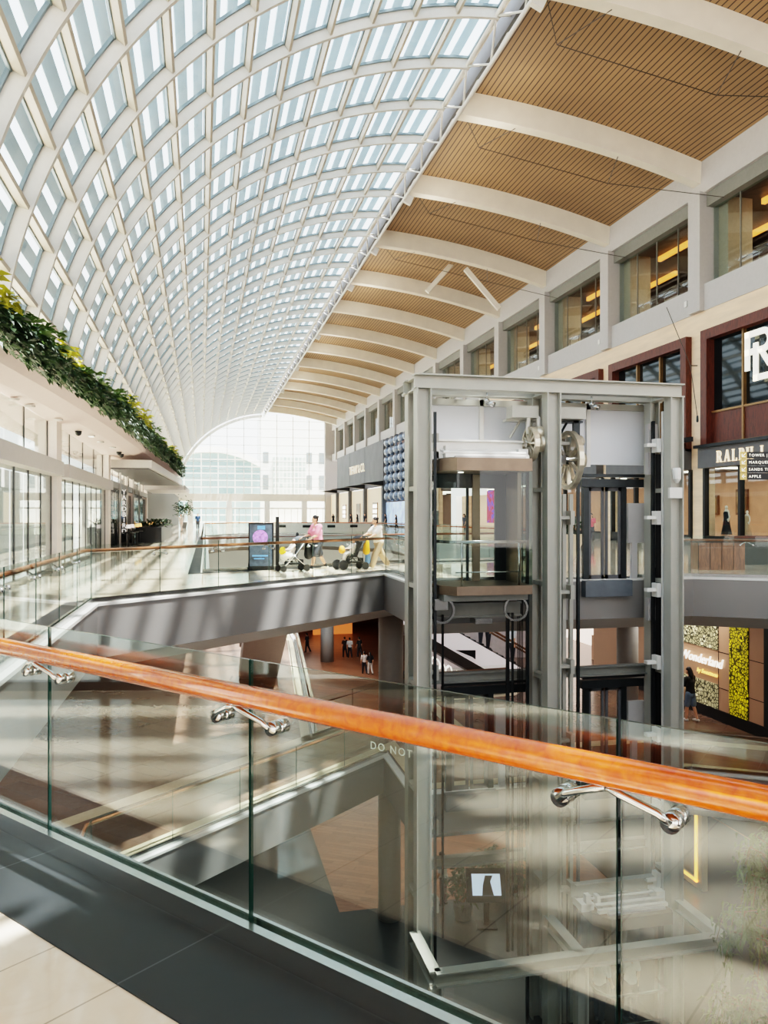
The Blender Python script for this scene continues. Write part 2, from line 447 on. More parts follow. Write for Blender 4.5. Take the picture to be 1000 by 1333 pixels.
slab('ceiling', LOW, [offset(VOID, .85), offset(VOID2B, .85)], B1 - 1.3, soffit_m)
FSEC_ = [(.03, -.13), (.03, -1.0), (.55, -1.32), (.9, -1.32), (.9, -.13)]
CSEC = [(-.13, .0), (-.13, -.05), (.05, -.05), (.05, .0)]
for z, vs in ((0, (VOID, VOID2)), (B1, (VOID, VOID2B))):
    for k, vd in enumerate(vs):
        m1 = fasciam if (k == 0) else fascial
        # vertical face (grey) and the inclined soffit (paler) as two trims
        struct('trim_1', ring(MB(), vd, [(-.11, -.05), (-.11, -1.0), (.3, -1.0), (.3, -.05)], z), m1)
        struct('trim_2', ring(MB(), vd, [(-.1, -1.0), (.45, -1.32), (.9, -1.32), (.9, -1.0)], z), fascial)
        struct('trim_3', ring(MB(), vd, CSEC, z), white)
# dark granite border strip round the voids (near side wide)
struct('trim_4', ring(MB(), VOID, [(.05, .0), (.05, .006), (.47, .006), (.47, .0)], 0), granite)
struct('trim_4', ring(MB(), VOID2, [(.12, .0), (.12, .006), (.45, .006), (.45, .0)], 0), granite)
cream = mat('cream_border_stone', (222, 202, 172), .25, var=.06)
struct('trim_5', ring(MB(), VOID, [(.12, .0), (.12, .006), (.5, .006), (.5, .0)], B1), cream)
struct('trim_5', ring(MB(), VOID, [(2.5, .0), (2.5, .006), (2.95, .006), (2.95, .0)], B1), cream)
struct('trim_5', ring(MB(), VOID2B, [(.12, .0), (.12, .006), (.4, .006), (.4, .0)], B1), cream)

# ---------------------------------------------------------------- roof vault
VA, VB_, VCX, VCZ = 18.0, 17.0, 12.5, 4.5
def vp(phi, o=0.0):
    x, z = -math.cos(phi), math.sin(phi)
    n = V((x / VA, 0, z / VB_)).normalized()
    return V((VCX + VA * x, 0, VCZ + VB_ * z)) + n * o
PHI1 = math.radians(86.5)
# equal arc-length table
_tab = [0.0]
_N = 600
for i in range(_N):
    _tab.append(_tab[-1] + (vp(PHI1 * (i + 1) / _N) - vp(PHI1 * i / _N)).length)
ARC = _tab[-1]
def phi_at(s):
    s = max(0, min(ARC, s))
    for i in range(_N):
        if _tab[i + 1] >= s:
            return PHI1 * (i + (s - _tab[i]) / max(1e-6, _tab[i + 1] - _tab[i])) / _N
    return PHI1
vault = thing('vaulted_skylight', 'long curved glass roof vault of pale ribs and purlins over the left side', 'glass roof', (VCX - VA, -8, VCZ))
RY0, RDY, RN = -6.4, 3.6, 46
gasketm = mat('glazing_gasket', (112, 128, 134), .35, .2, var=.04)
for k in range(RN):
    y = RY0 + RDY * k
    n = 40 if y < 60 else 24
    mb = MB(); g = MB()
    mb.sweep([[vp(PHI1 * i / n, o) + V((0, y + w, 0)) for o, w in ((0, -.08), (-.38, -.08), (-.38, .08), (0, .08))] for i in range(n + 1)])
    r = mb.obj('rib', ribm, vault, smooth=False)
    g.sweep([[vp(PHI1 * i / n, o) + V((0, y + w, 0)) for o, w in ((.10, -.17), (0, -.17), (0, .17), (.10, .17))] for i in range(n + 1)])
    gk = g.obj('glazing_bar', gasketm, r)
YE = RY0 + RDY * (RN - 1)
PN = 15
purlinm = mat('purlin_shade_tone', (182, 174, 160), .45, var=.04)  # darker than the ribs: underside shading put into the purlin colour
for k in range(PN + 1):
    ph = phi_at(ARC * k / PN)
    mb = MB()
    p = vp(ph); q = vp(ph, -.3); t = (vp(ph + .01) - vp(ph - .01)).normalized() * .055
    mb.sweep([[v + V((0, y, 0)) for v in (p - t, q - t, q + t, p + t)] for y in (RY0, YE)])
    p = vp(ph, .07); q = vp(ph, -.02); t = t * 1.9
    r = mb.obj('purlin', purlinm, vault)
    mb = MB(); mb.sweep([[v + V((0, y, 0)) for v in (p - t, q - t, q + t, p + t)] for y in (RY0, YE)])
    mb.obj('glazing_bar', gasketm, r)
n = 60
mb = MB(); mb.sweep([[vp(PHI1 * i / n, .05) + V((0, y, 0)) for i in range(n + 1)] for y in (RY0, YE)], False)
mb.obj('glazing', g_roof, vault, smooth=True)
louv = mat('sunshade_louvre', (186, 202, 210), .55, var=.05, scale=.6)
NL = 38
for k in range(NL):
    ph = phi_at(ARC * (k + .62) / NL)
    p = vp(ph, .75); nrm = (vp(ph, 1) - vp(ph)); t = (vp(ph + .01) - vp(ph - .01)).normalized()
    a = p - t * .16 + nrm * .09; b = p + t * .16 - nrm * .05
    mb = MB(); mb.sweep([[v + V((0, y, 0)) for v in (a, b, b + nrm * .05, a + nrm * .05)] for y in (RY0, YE)])
    mb.obj('sunshade', louv, vault)
# truss along the inner edge of the vault
TX = 11.55
truss = thing('edge_truss', 'white tubular lattice truss running along the edge between glass vault and timber ceiling', 'truss', (TX, -8, 20.2))
for x, z in ((11.3, 21.2), (12.2, 21.35), (11.75, 20.35)):
    MB().tube([(x, -8, z), (x, YE, z)], .09, 8).obj('chord', ribm, truss, smooth=True)
for k in range(RN - 1):
    y = RY0 + RDY * k
    mb = MB()
    mb.tube([(11.3, y, 21.2), (11.75, y + RDY / 2, 20.35), (11.3, y + RDY, 21.2)], .05, 6)
    mb.tube([(12.2, y, 21.35), (11.75, y + RDY / 2, 20.35)], .05, 6)
    mb.tube([(11.3, y, 21.2), (12.2, y, 21.35)], .05, 6)
    mb.obj('web_bracing', ribm, truss, smooth=True)

# ---------------------------------------------------------------- timber ceiling and roof beams
def ceil_z(x, top=0.0):
    t = (x - 12.0) / 13.0
    return 20.65 - 1.5 * t * t - .65 * t + top
n = 16
mb = MB(); mb.sweep([[(12.0 + 13.6 * i / n, y, ceil_z(12.0 + 13.6 * i / n) + 1.1) for i in range(n + 1)] + [(25.6, y, 22.6), (12, y, 22.6)] for y in (-8, 156)])
struct('ceiling', mb, slat_ceiling)
mb = MB(); mb.box(11.9, 12.1, -8, 156, 21.0, 22.2); struct('trim_6', mb, graphite)
YC = [36.5 + 9.4 * k for k in range(-3, 13)]
for k, y in enumerate(YC):
    mb = MB()
    mb.sweep([[(12.0 + 13.0 * i / n, y - .3, ceil_z(12.0 + 13.0 * i / n)), (12.0 + 13.0 * i / n, y + .3, ceil_z(12.0 + 13.0 * i / n)),
               (12.0 + 13.0 * i / n, y + .38, ceil_z(12.0 + 13.0 * i / n) + 1.15), (12.0 + 13.0 * i / n, y - .38, ceil_z(12.0 + 13.0 * i / n) + 1.15)] for i in range(n + 1)])
    o = mb.obj('roof_beam', beam_cream, None, 'curved cream roof beam under the timber ceiling, %s along from the near end' % ORD[k + 1], 'beam', 'curved roof beams', smooth=False)
    if y > 20 and k % 2 == 0 or k in (5,):
        m2 = MB(); m2.beam((12.2, y, 20.2), (11.75, y, 20.4), .25, .5); m2.obj('end_bracket', ribm, o)
# inclined braces seen in one bay
yb = YC[6]
for j, (a, b) in enumerate((((12.2, yb - 8.6, 20.5), (18.0, yb - .4, 20.2)), ((19.0, yb - 5, 20.0), (18.2, yb - .6, 20.15)), ((24.4, yb - 8.9, 19.0), (18.6, yb - .5, 20.1)))):
    pass
for j, (a, b) in enumerate((((556, 380), (588, 344)), ((606, 350), (650, 402)), ((470, 360), (568, 340)))):
    d0, d1 = ((62, 62), (60, 60), (70, 66))[j]
    p, q = at_d(a[0], a[1], d0), at_d(b[0], b[1], d1)
    MB().beam(p, q, .35, .35).obj('roof_brace', beam_cream, None, ['short slanting cream brace hanging mid-span under the timber ceiling', 'slanting cream brace running down to the right wall end of a roof beam', 'long flat cream brace reaching from the truss to mid-span'][j], 'brace')
cable = mat('tie_cable', (70, 64, 58), .4, .6)
for k in (2, 3, 4, 5):
    y = YC[k]
    mb = MB()
    a, b = V((14.2, y + 3.2, ceil_z(14.2) + .35)), V((21.6, y + 3.2, ceil_z(21.6) + .3))
    mb.tube([(12.3, y + .3, ceil_z(12.3) + .6), a, b, (25, y - 2.0, 17.2)], .022, 5)
    mb.tube([a, (14.9, y, ceil_z(14.9) - .02)], .022, 5); mb.tube([b, (20.4, y, ceil_z(20.4) - .02)], .022, 5)
    mb.obj('tie_cable', cable, None, 'thin dark tie cable slung below the timber ceiling, %s bay from the near end' % ORD[k + 1], 'cable', 'roof tie cables')

# ---------------------------------------------------------------- right-hand wall
wallgrey = mat('wall_grey', (178, 175, 173), .55, var=.03)
mb = MB(); mb.box(WX - .1, WX + 1.2, -8, 156, 18.0, 19.9); struct('trim_7', mb, wallgrey)
mb = MB(); mb.box(WX - .05, WX + .9, -8, 156, 12.0, 13.35); struct('wall_right', mb, wallgrey)
for k, y in enumerate(YC):
    mb = MB(); mb.box(WX - .3, WX + .8, y - .5, y + .5, 12.0, 18.05)
    mb.obj('wall_pier', wallgrey, None, 'light grey upper wall pier under the roof beams, %s from the near end' % ORD[k + 1], 'column', 'upper wall piers')
inner_brown = mat('upper_room_brown', (74, 50, 38), .5, var=.2, scale=.4)
inner_pale = mat('upper_room_pale', (190, 176, 158), .5, var=.06)
mb = MB(); mb.box(WX + .9, WX + 7.5, -8, 156, 17.6, 17.8); struct('ceiling', mb, inner_brown)
mb = MB(); mb.box(WX + 7.4, WX + 7.6, -8, 156, 12, 17.8); struct('wall_upper_room', mb, inner_brown)
mb = MB(); mb.box(WX + .9, WX + 7.5, -8, 156, 12, 12.3); struct('floor', mb, inner_brown)
for k, y in enumerate(YC[:-1]):
    y0, y1 = y + .5, y + 8.9
    mb = MB(); mb.box(WX + .5, WX + .53, y0, y1, 13.35, 17.4)
    w = mb.obj('window_%d' % (k + 1), g_shop, kind='structure')
    f = MB(); f.box(WX + .1, WX + .7, y0, y1, 17.3, 18.0)
    for q in range(1, 4): f.box(WX + .47, WX + .56, y0 + q * 2.1 - .02, y0 + q * 2.1 + .02, 13.35, 17.3)
    f.obj('window_frame', steel_dark, w)
    c = MB(); c.box(WX + .8, WX + 2.2, y1 - .75, y1, 12.3, 17.6); struct('wall_return', c, inner_pale)
    for j, x in enumerate((WX + 2.6, WX + 5.2)):
        mb = MB(); mb.box(x, x + .22, y0 + .3, y1 - .9, 17.3, 17.58)
        mb.obj('cove_light', warm_light, None, 'warm glowing cove light strip in the %s row, upstairs window %s from the near end' % (('front', 'rear')[j], ORD[k + 1]), 'ceiling light', 'upstairs cove lights')
    rl = MB()
    rl.tube([(WX + 1.1, y0 + .3, 14.3), (WX + 1.1, y1 - 1.2, 14.3)], .03, 6)
    for q in range(6): rl.tube([(WX + 1.1, y0 + .3 + q * 1.36, 13.2), (WX + 1.1, y0 + .3 + q * 1.36, 14.3)], .03, 6)
    rl.obj('inner_railing', bronze, None, 'thin dark railing behind the upstairs window %s from the near end' % ORD[k + 1], 'railing', 'upstairs inner railings')
    s = MB(); s.box(WX - .12, WX - .05, y0 + .4, y0 + .62, 12.55, 12.85); 
    s.obj('wall_speaker', white, None, 'tiny white box fixed on the grey parapet below upstairs window %s' % ORD[k + 1], 'speaker', 'parapet boxes')

# beige stone facade with framed windows, bays nearest the camera; L1 shop below
YR = [y for y in YC if y < 93]
mb = MB(); mb.box(WX, WX + .5, -8, 94, 10.9, 12.0)
for y in YR: mb.box(WX, WX + .5, y - .62, y + .62, 0, 10.9)
struct('wall_stone', mb, stone_beige)
for k, y in enumerate(YR):
    y0, y1 = y + .62, y + 8.78
    fr = MB()
    fr.box(WX - .35, WX + .3, y0, y1, 10.4, 10.9); fr.box(WX - .35, WX + .3, y0, y0 + .5, 4.9, 10.4); fr.box(WX - .35, WX + .3, y1 - .5, y1, 4.9, 10.4)
    w = fr.obj('window_%d' % (20 + k), redwood, kind='structure')
    pn = MB(); pn.box(WX + .1, WX + .14, y0 + .5, y1 - .5, 6.75, 10.4); pn.obj('pane', g_dark, w)
    p2 = MB()
    p2.box(WX + .0, WX + .1, y0 + .5, y1 - .5, 5.2, 6.75); p2.obj('wood_panel', redwood, w)
    br = MB()
    for q in (1, 2):
        yy = y0 + .5 + q * 2.39
        br.box(WX - .08, WX + .1, yy - .06, yy + .06, 5.1, 10.4)
    br.box(WX - .06, WX + .1, y0 + .5, y1 - .5, 6.7, 6.8); br.box(WX - .1, WX + .1, y0 + .5, y1 - .5, 5.05, 5.2)
    br.obj('bronze_mullion', mat('bronze_mullion', (128, 98, 62), .35, .5), w)
# ---------------------------------------------------------------- shops on the right, first floor level
shop_wall = mat('shop_inner_wall', (196, 150, 120), .5, var=.12, scale=1.5)
shop_dark = mat('shop_inner_dark', (70, 48, 40), .5, var=.25, scale=1.5)
mb = MB(); mb.box(WX + 6, WX + 6.2, -8, 156, 0, 5); struct('wall_shop_back', mb, shop_wall)
mb = MB(); mb.box(WX + .3, WX + 6.2, -8, 156, 4.2, 4.9); struct('ceiling', mb, shop_dark)
letter_gold = mat('pale_gold_letter', (250, 226, 190), .3, .2, emit=.8)
def shopfront(y0, y1, k):
    s = thing('boutique', 'dark glazed shop front on the right, %s bay from the near end' % ORD[k + 1], 'shop front', (WX, (y0 + y1) / 2, 0), group='right-hand shop fronts')
    mb = MB(); mb.box(WX - .5, WX + .3, y0, y1, 3.95, 5.05); mb.obj('sign_band', graphite, s)
    mb = MB(); mb.box(WX - .7, WX - .5, y0 - .1, y1 + .1, 4.95, 5.1); mb.obj('ledge', darkmetal, s)
    mb = MB()
    nq = 3
    for q in range(nq + 1):
        yy = y0 + (y1 - y0) * q / nq; mb.box(WX - .15, WX + .1, yy - .09, yy + .09, 0, 3.95)
    mb.box(WX - .15, WX + .1, y0, y1, 0, .55)
    mb.obj('frame', blackm, s)
    for q in range(nq):
        a, b = y0 + (y1 - y0) * q / nq + .09, y0 + (y1 - y0) * (q + 1) / nq - .09
        mb = MB(); mb.box(WX - .02, WX, a, b, .55, 3.95); mb.obj('pane', g_shop, s)
    return s
for k, y in enumerate(YR):
    if y < 60: shopfront(y + .62, y + 8.78, k)
for k, y in enumerate(YR):
    for q in range(2):
        mb = MB(); mb.box(WX + 1.0, WX + 4.5, y + 1.6 + q * 4, y + 2.1 + q * 4, 4.12, 4.2)
        mb.obj('shop_light', white_light, None, 'long white ceiling light inside the right-hand shops, %s from the near end' % ORD[2 * k + q + 1], 'ceiling light', 'shop ceiling lights')
# lettering on the band: serif capitals built from strokes
def serif(ch, x, y0, h, P):
    """returns mb pieces of one serif capital; P(x, y) maps to 3D, ext is depth vector"""
    w = .62 * h; T = .17 * h; t = .075 * h; s = .05 * h
    Q = []
    def rect(a, b, c, d): Q.append([(a, b), (c, b), (c, d), (a, d)])
    def stem(a, th, serifs=True):
        rect(a, 0, a + th, h)
        if serifs:
            rect(a - s * 1.3, 0, a + th + s * 1.3, t * .8); rect(a - s * 1.3, h - t * .8, a + th + s * 1.3, h)
    def diag(a, b, c, d, th): Q.append([(a, b), (a + th, b), (c + th, d), (c, d)])
    def bowl(a, yb, yt, r):
        c = (yb + yt) / 2; R = (yt - yb) / 2
        n = 10
        for i in range(n):
            p, q = -PI / 2 + PI * i / n, -PI / 2 + PI * (i + 1) / n
            def pt(an, k): return (a + math.cos(an) * (r - k * T * abs(math.cos(an)) ** .7 - k * 0), c + math.sin(an) * (R - k * t))
            Q.append([pt(p, 0), pt(q, 0), pt(q, 1), pt(p, 1)])
    if ch in 'RP':
        stem(.05 * h, T); rect(.05 * h, h - t, .32 * h, h); rect(.05 * h, .44 * h, .32 * h, .44 * h + t)
        bowl(.32 * h, .44 * h, h, .28 * h)
        if ch == 'R':
            diag(.52 * h, 0, .3 * h, .48 * h, T); rect(.5 * h, 0, .78 * h, t * .8)
    elif ch == 'A':
        diag(.02 * h, 0, .3 * h, h, t); diag(.52 * h, 0, .27 * h, h, T); rect(.14 * h, .3 * h, .52 * h, .3 * h + t)
        rect(-.06 * h, 0, .16 * h, t * .8); rect(.45 * h, 0, .77 * h, t * .8)
    elif ch == 'L':
        stem(.05 * h, T); rect(.05 * h, 0, .58 * h, t); rect(.53 * h, 0, .58 * h, .24 * h)
    elif ch == 'H':
        stem(.05 * h, T); stem(.55 * h, T); rect(.05 * h, .48 * h, .6 * h, .48 * h + t)
    elif ch == 'U':
        rect(.05 * h, .3 * h, .05 * h + T, h); rect(.6 * h, .3 * h, .6 * h + t, h)
        rect(-.02 * h, h - t * .8, .3 * h, h); rect(.5 * h, h - t * .8, .76 * h, h)
        n = 10
        for i in range(n):
            p, q = PI + PI * i / n, PI + PI * (i + 1) / n
            c = .36 * h
            Q.append([(c + .315 * h * math.cos(a_) * k, .3 * h + .3 * h * math.sin(a_) * k2) for a_, k, k2 in ((p, 1, 1), (q, 1, 1), (q, .65, .72), (p, .65, .72))])
    elif ch == 'E':
        stem(.05 * h, T); rect(.05 * h, 0, .58 * h, t); rect(.05 * h, h - t, .56 * h, h); rect(.05 * h, .48 * h, .45 * h, .48 * h + t)
        rect(.53 * h, 0, .58 * h, .22 * h); rect(.51 * h, h - .22 * h, .56 * h, h)
    elif ch == 'N':
        stem(.05 * h, t); stem(.66 * h, t); diag(.6 * h, 0, .05 * h, h, T)
    out = MB()
    for poly in Q:
        out.prism([P(x + a, y0 + b) for a, b in poly], (-.06, 0, 0))
    return out
ADV = {'R': .92, 'A': .9, 'L': .78, 'P': .78, 'H': .95, 'U': .92, 'E': .8, 'N': .95, ' ': .5}
hL = .56
word = 'RALPH LAUREN'
xc = 0.0
ystart = at_X(934, 600, WX - .51).y
shop_sign = thing('shop_sign', 'pale gold serif lettering on the dark band of the near right-hand shop', 'sign', (WX - .52, ystart - 4, 4.2))
tot = sum(ADV[c] for c in word) * hL
gap = (6.5 - tot) / len(word)
for ch in word:
    if ch != ' ':
        serif(ch, xc, 4.15, hL, lambda a, b: V((WX - .51, ystart - a, b))).obj('letter', letter_gold, shop_sign)
    xc += ADV[ch] * hL + gap
# monogram on the upper window
logo = thing('monogram_sign', 'large white interlaced letter monogram on the dark window above the shop', 'sign', (WX - .1, 31.8, 7.8))
ivory = mat('ivory_letter', (252, 244, 228), .35, emit=.9)
def LP(a, b): return V((WX - .14, at_X(977, 480, WX).y + .12 - a, 7.75 + b))
mb = MB()
for poly in ([(0, .55), (.3, .55), (.3, 2.35), (0, 2.35)], [(0, 2.07), (1.25, 2.07), (1.25, 2.35), (0, 2.35)], [(0, 1.25), (1.2, 1.25), (1.2, 1.53), (0, 1.53)],
             [(1.55, .55), (1.9, .55), (1.2, 1.4), (.9, 1.4)]):
    mb.prism([LP(a, b) for a, b in poly], (-.08, 0, 0))
nn = 10
for i in range(nn):
    p, q = -PI / 2 + PI * i / nn, -PI / 2 + PI * (i + 1) / nn
    mb.prism([LP(1.25 + math.cos(a_) * r, 1.8 + math.sin(a_) * r) for a_, r in ((p, .55), (q, .55), (q, .27), (p, .27))], (-.08, 0, 0))
mb.obj('letter', ivory, logo)
mb = MB()
for poly in ([(.62, 0), (.92, 0), (.92, 1.75), (.62, 1.75)], [(.62, 0), (2.0, 0), (2.0, .28), (.62, .28)]):
    mb.prism([LP(a, b) + V((-.03, 0, 0)) for a, b in poly], (-.08, 0, 0))
mb.obj('letter', ivory, logo)
# dark awning-like fin beside the lift shaft
a = at_X(905, 570, WX - .6)
mb = MB(); mb.prism([(WX - .5, a.y + .3, 5.35), (WX - 2.6, a.y + .8, 5.1), (WX - 2.7, a.y + .8, 5.35), (WX - .5, a.y + .3, 5.6)], (0, 4.5, 0))
mb.obj('wall_fin', blackm, None, 'black fin canopy projecting from the stone pier beside the lift shaft', 'canopy')
# pendant wires hung on the pier
p0, p1, p2, p3 = at_X(868, 400, WX - .9), at_X(899, 476, WX - .5), at_X(908, 542, WX - .3), at_X(908, 476, WX)
mb = MB(); mb.tube([p0, p1, p2], .02, 5); mb.tube([p1, p3], .03, 5)
o = mb.obj('stay_wire', cable, None, 'thin dark stay wire with bob hanging down the beige stone pier', 'wire')
MB().limb([p2, p2 - V((0, 0, .25))], [.05, .06], 8).obj('bob', darkmetal, o)

# white framed shop seen through the left lift, with screen
ya, yb = at_X(595, 650, WX).y, at_X(634, 650, WX).y
s = thing('boutique', 'white framed bright shop entrance with beige drapes seen through the left lift car', 'shop front', (WX, (ya + yb) / 2, 0))
mb = MB(); mb.box(WX - .6, WX, yb, ya, 3.4, 4.3); mb.box(WX - .6, WX, ya - 1.6, ya, 0, 3.4); mb.obj('frame', em('white_shop_frame', (255, 250, 245), .9), s)
mb = MB()
for q in range(16):
    yy = yb + .2 + (ya - 1.8 - yb) * q / 16; mb.tube([(WX + 1.5, yy, 0), (WX + 1.5, yy, 3.6)], .32, 8)
mb.obj('drape', em('beige_drape', (222, 190, 158), .5), s, smooth=True)
mb = MB(); mb.box(WX - .7, WX - .6, yb - 2, ya + 1, 4.3, 5.3); mb.obj('sign_band', graphite, s)
t = text_mb('ZARA', .8, (WX - .72, (ya + yb) / 2 - .3, 4.5), (0, -1, 0)); t.obj('lettering', letter_gold, s)
yc, yd = at_X(641, 660, WX).y, at_X(666, 660, WX).y
def screen_mat():
    m, nt, o = nodes('magenta_screen')
    g = nt.nodes.new('ShaderNodeNewGeometry'); w = nt.nodes.new('ShaderNodeTexNoise'); w.inputs['Scale'].default_value = .9; w.inputs['Distortion'].default_value = 2
    nt.links.new(g.outputs['Position'], w.inputs['Vector'])
    r = nt.nodes.new('ShaderNodeValToRGB'); e = r.color_ramp.elements
    e[0].position = .4; e[0].color = (*lin((200, 24, 62)), 1); e[1].position = .58; e[1].color = (*lin((110, 80, 220)), 1)
    k = e.new(.5); k.color = (*lin((205, 60, 110)), 1)
    nt.links.new(w.outputs['Fac'], r.inputs['Fac'])
    em_ = nt.nodes.new('ShaderNodeEmission'); em_.inputs['Strength'].default_value = .9
    nt.links.new(r.outputs['Color'], em_.inputs['Color']); nt.links.new(em_.outputs[0], o.inputs['Surface']); return m
mb = MB(); mb.box(WX - .5, WX - .35, yd, yc, .9, 3.7)
o = mb.obj('display_screen', screen_mat(), None, 'tall magenta and violet display screen seen through the left lift car', 'screen')
mb = MB(); mb.box(WX - .55, WX - .3, yd - .7, yd - .1, .8, 4.3); mb.obj('side_frame', em('white_shop_frame', (255, 250, 245), .9), o)

# concierge counter and hanging direction sign
c = at_z(934, 741, 0)
ct = thing('service_counter', 'brown panelled service counter standing behind the glass railing at right', 'counter', (c.x, c.y, 0), TH * -1)
R = XF[ct]
def L(x, y, z): return R @ V((x, y, z))
mb = MB(); mb.v = []; mb.box(-.68, .68, -.3, .3, 0, .8); mb.obj('body', brown_wood, ct, local=True)
mb = MB(); mb.box(-.76, .76, -.36, .36, .8, .86); mb.obj('worktop', blackm, ct, local=True)
mb = MB()
for q in range(4): mb.box(-.68 + q * .34, -.668 + q * .34, -.31, -.295, .02, .79)
mb.obj('panel_joint', blackm, ct, local=True)
c2 = at_z(990, 735, 0)
ct2 = thing('long_counter', 'dark green low counter cut by the right picture edge', 'counter', (c2.x + .8, c2.y, 0), -TH)
mb = MB(); mb.box(-1.6, 1.6, -.3, .3, 0, .85); mb.obj('body', mat('dark_green_panel', (50, 58, 54), .35), ct2, local=True)
mb = MB(); mb.box(-1.7, 1.7, -.36, .36, .85, .92); mb.obj('worktop', redwood, ct2, local=True)
sg = at_d(1000, 606, 23.0)
sign = thing('direction_sign', 'black direction board with gold arrow squares and white lettering at right edge', 'sign', (sg.x, sg.y, 0), -TH)
px = 23.0 / F
mb = MB(); mb.box(-.05, .05, .03, .1, 0, 3.6); mb.v = [v + V((.75, 0, 0)) for v in mb.v]; mb.obj('pole', blackm, sign, local=True)
gold = mat('gold_sign_square', (176, 150, 88), .35, .3, emit=.25)
rows = ['TOWER | EAST', 'MARQUEE NIGHTCLUB', 'SANDS THEATRE', 'APPLE']
for k, tx in enumerate(rows):
    zc = EYE + (670 - (592.5 + 9.2 * k)) * px
    mb = MB(); mb.box(-28 * px, 45 * px, -.02, .03, zc - 4.3 * px, zc + 4.3 * px); b = mb.obj('board', blackm, sign, local=True)
    mb = MB(); mb.box(-36 * px, -28 * px, -.02, .03, zc - 4.3 * px, zc + 4.3 * px); b2 = mb.obj('arrow_square', gold, sign, local=True)
    ar = MB(); o_ = V((-32 * px, -.025, zc)); q = 2.2 * px
    if k < 3:
        ar.beam(o_ + V((-q, 0, -q)), o_ + V((q, 0, q)), .012, .025, (0, 1, 0)); ar.beam(o_ + V((-q, 0, -q)), o_ + V((-q, 0, q * .7)), .012, .025, (0, 1, 0)); ar.beam(o_ + V((-q, 0, -q)), o_ + V((q * .7, 0, -q)), .012, .025, (0, 1, 0))
    else:
        ar.beam(o_ + V((-q, 0, 0)), o_ + V((q, 0, 0)), .012, .025, (0, 1, 0)); ar.beam(o_ + V((-q, 0, 0)), o_ + V((0, 0, q)), .012, .025, (0, 1, 0)); ar.beam(o_ + V((-q, 0, 0)), o_ + V((0, 0, -q)), .012, .025, (0, 1, 0))
    ar.obj('arrow', ivory, b2, local=True)
    t = text_mb(tx, 5.0 * px, (-25.5 * px, -.022, zc - 1.8 * px), (1, 0, 0), align='LEFT', spacing=1.25, ext=.003)
    t.obj('lettering', ivory, b, local=True)

# mannequins and clothes in the near shop
def mannequin(p, h, label, dress, arms=True):
    t = thing('mannequin', label, 'mannequin', p, PI / 2)
    k = h / 1.7
    mb = MB(); mb.limb([(0, 0, 1.42 * k), (0, 0, 1.56 * k)], [.05 * k, .05 * k]); mb.ell((0, .01, 1.62 * k), .075 * k, .09 * k, .11 * k)
    mb.limb([(0, 0, 1.4 * k), (0, 0, 1.1 * k), (0, 0, .95 * k)], [.13 * k, .11 * k, .14 * k])
    for s_ in (-1, 1):
        mb.limb([(s_ * .17 * k, 0, 1.38 * k), (s_ * .22 * k, -.02, 1.1 * k), (s_ * .22 * k, .04, .86 * k)], [.045 * k, .038 * k, .03 * k])
        mb.limb([(s_ * .09 * k, 0, .95 * k), (s_ * .1 * k, 0, .5 * k), (s_ * .1 * k, 0, .06 * k)], [.09 * k, .055 * k, .04 * k])
    mb.obj('body', mat('mannequin_white', (238, 228, 216), .4), t, local=True, smooth=True)
    mb = MB(); mb.lathe((0, 0, 0), [(.3 * k, .12 * k), (.2 * k, .6 * k), (.15 * k, 1.0 * k), (.175 * k, 1.3 * k), (.1 * k, 1.42 * k)], 16)
    mb.obj('dress', dress, t, local=True, smooth=True)
    mb = MB(); mb.lathe((0, 0, 0), [(.28, 0), (.28, .05), (.03, .07)], 16); mb.obj('stand', blackm, t, local=True)
    mb = MB(); mb.box(-.5, .5, -.5, .5, -.5, 0); mb.obj('plinth', shop_wall, t, local=True)
    return t
navy = mat('navy_cloth', (34, 40, 54), .7)
pm = at_X(946, 697, WX + .8); mannequin((pm.x, pm.y, .5), 1.55, 'white mannequin in a long dark dress in the shop window', navy)
pm = at_X(973, 697, WX + 1.4); mannequin((pm.x, pm.y, .5), 1.3, 'mannequin in a beige jacket farther right in the shop window', mat('beige_cloth', (190, 160, 130), .7))
def rack(y, label, cols):
    t = thing('clothes_rack', label, 'clothes rack', (WX + 2.0, y, 0))
    mb = MB(); mb.tube([(WX + 2, y - 1, 0), (WX + 2, y - 1, 1.55), (WX + 2, y + 1, 1.55), (WX + 2, y + 1, 0)], .025, 6); mb.obj('rail', chrome, t, smooth=True)
    for q in range(9):
        yy = y - .85 + q * .21
        mb = MB(); mb.prism([(WX + 1.75, yy, 1.5), (WX + 2.25, yy, 1.5), (WX + 2.3, yy, .6), (WX + 1.7, yy, .6)], (0, .09, 0)); mb.obj('garment', cols[q % len(cols)], t)
wc = mat('white_cloth', (240, 236, 230), .8)
rack(at_X(823, 690, WX + 2).y, 'clothes rack of white garments seen right of the lift doors', [wc])
rack(at_X(760, 690, WX + 2).y, 'clothes rack of mixed garments seen left of the lift doors', [mat('rust_cloth', (150, 70, 50), .8), wc, navy])
for k, (px_, w_, h_) in enumerate(((966, 1.0, 1.5), (930, .8, 1.2))):
    p = at_X(px_, 660, WX + 5.9)
    mb = MB(); mb.box(WX + 5.85, WX + 5.98, p.y - w_ / 2, p.y + w_ / 2, 1.6, 1.6 + h_)
    o = mb.obj('framed_picture', brown_wood, None, ['framed picture on the back wall of the near shop at right', 'smaller framed picture behind the dressed mannequin'][k], 'picture')
    mb = MB(); mb.box(WX + 5.82, WX + 5.86, p.y - w_ / 2 + .12, p.y + w_ / 2 - .12, 1.72, 1.48 + h_); mb.obj('canvas', mat('canvas_paint', (150, 120, 84), .6, var=.4, scale=3), o)

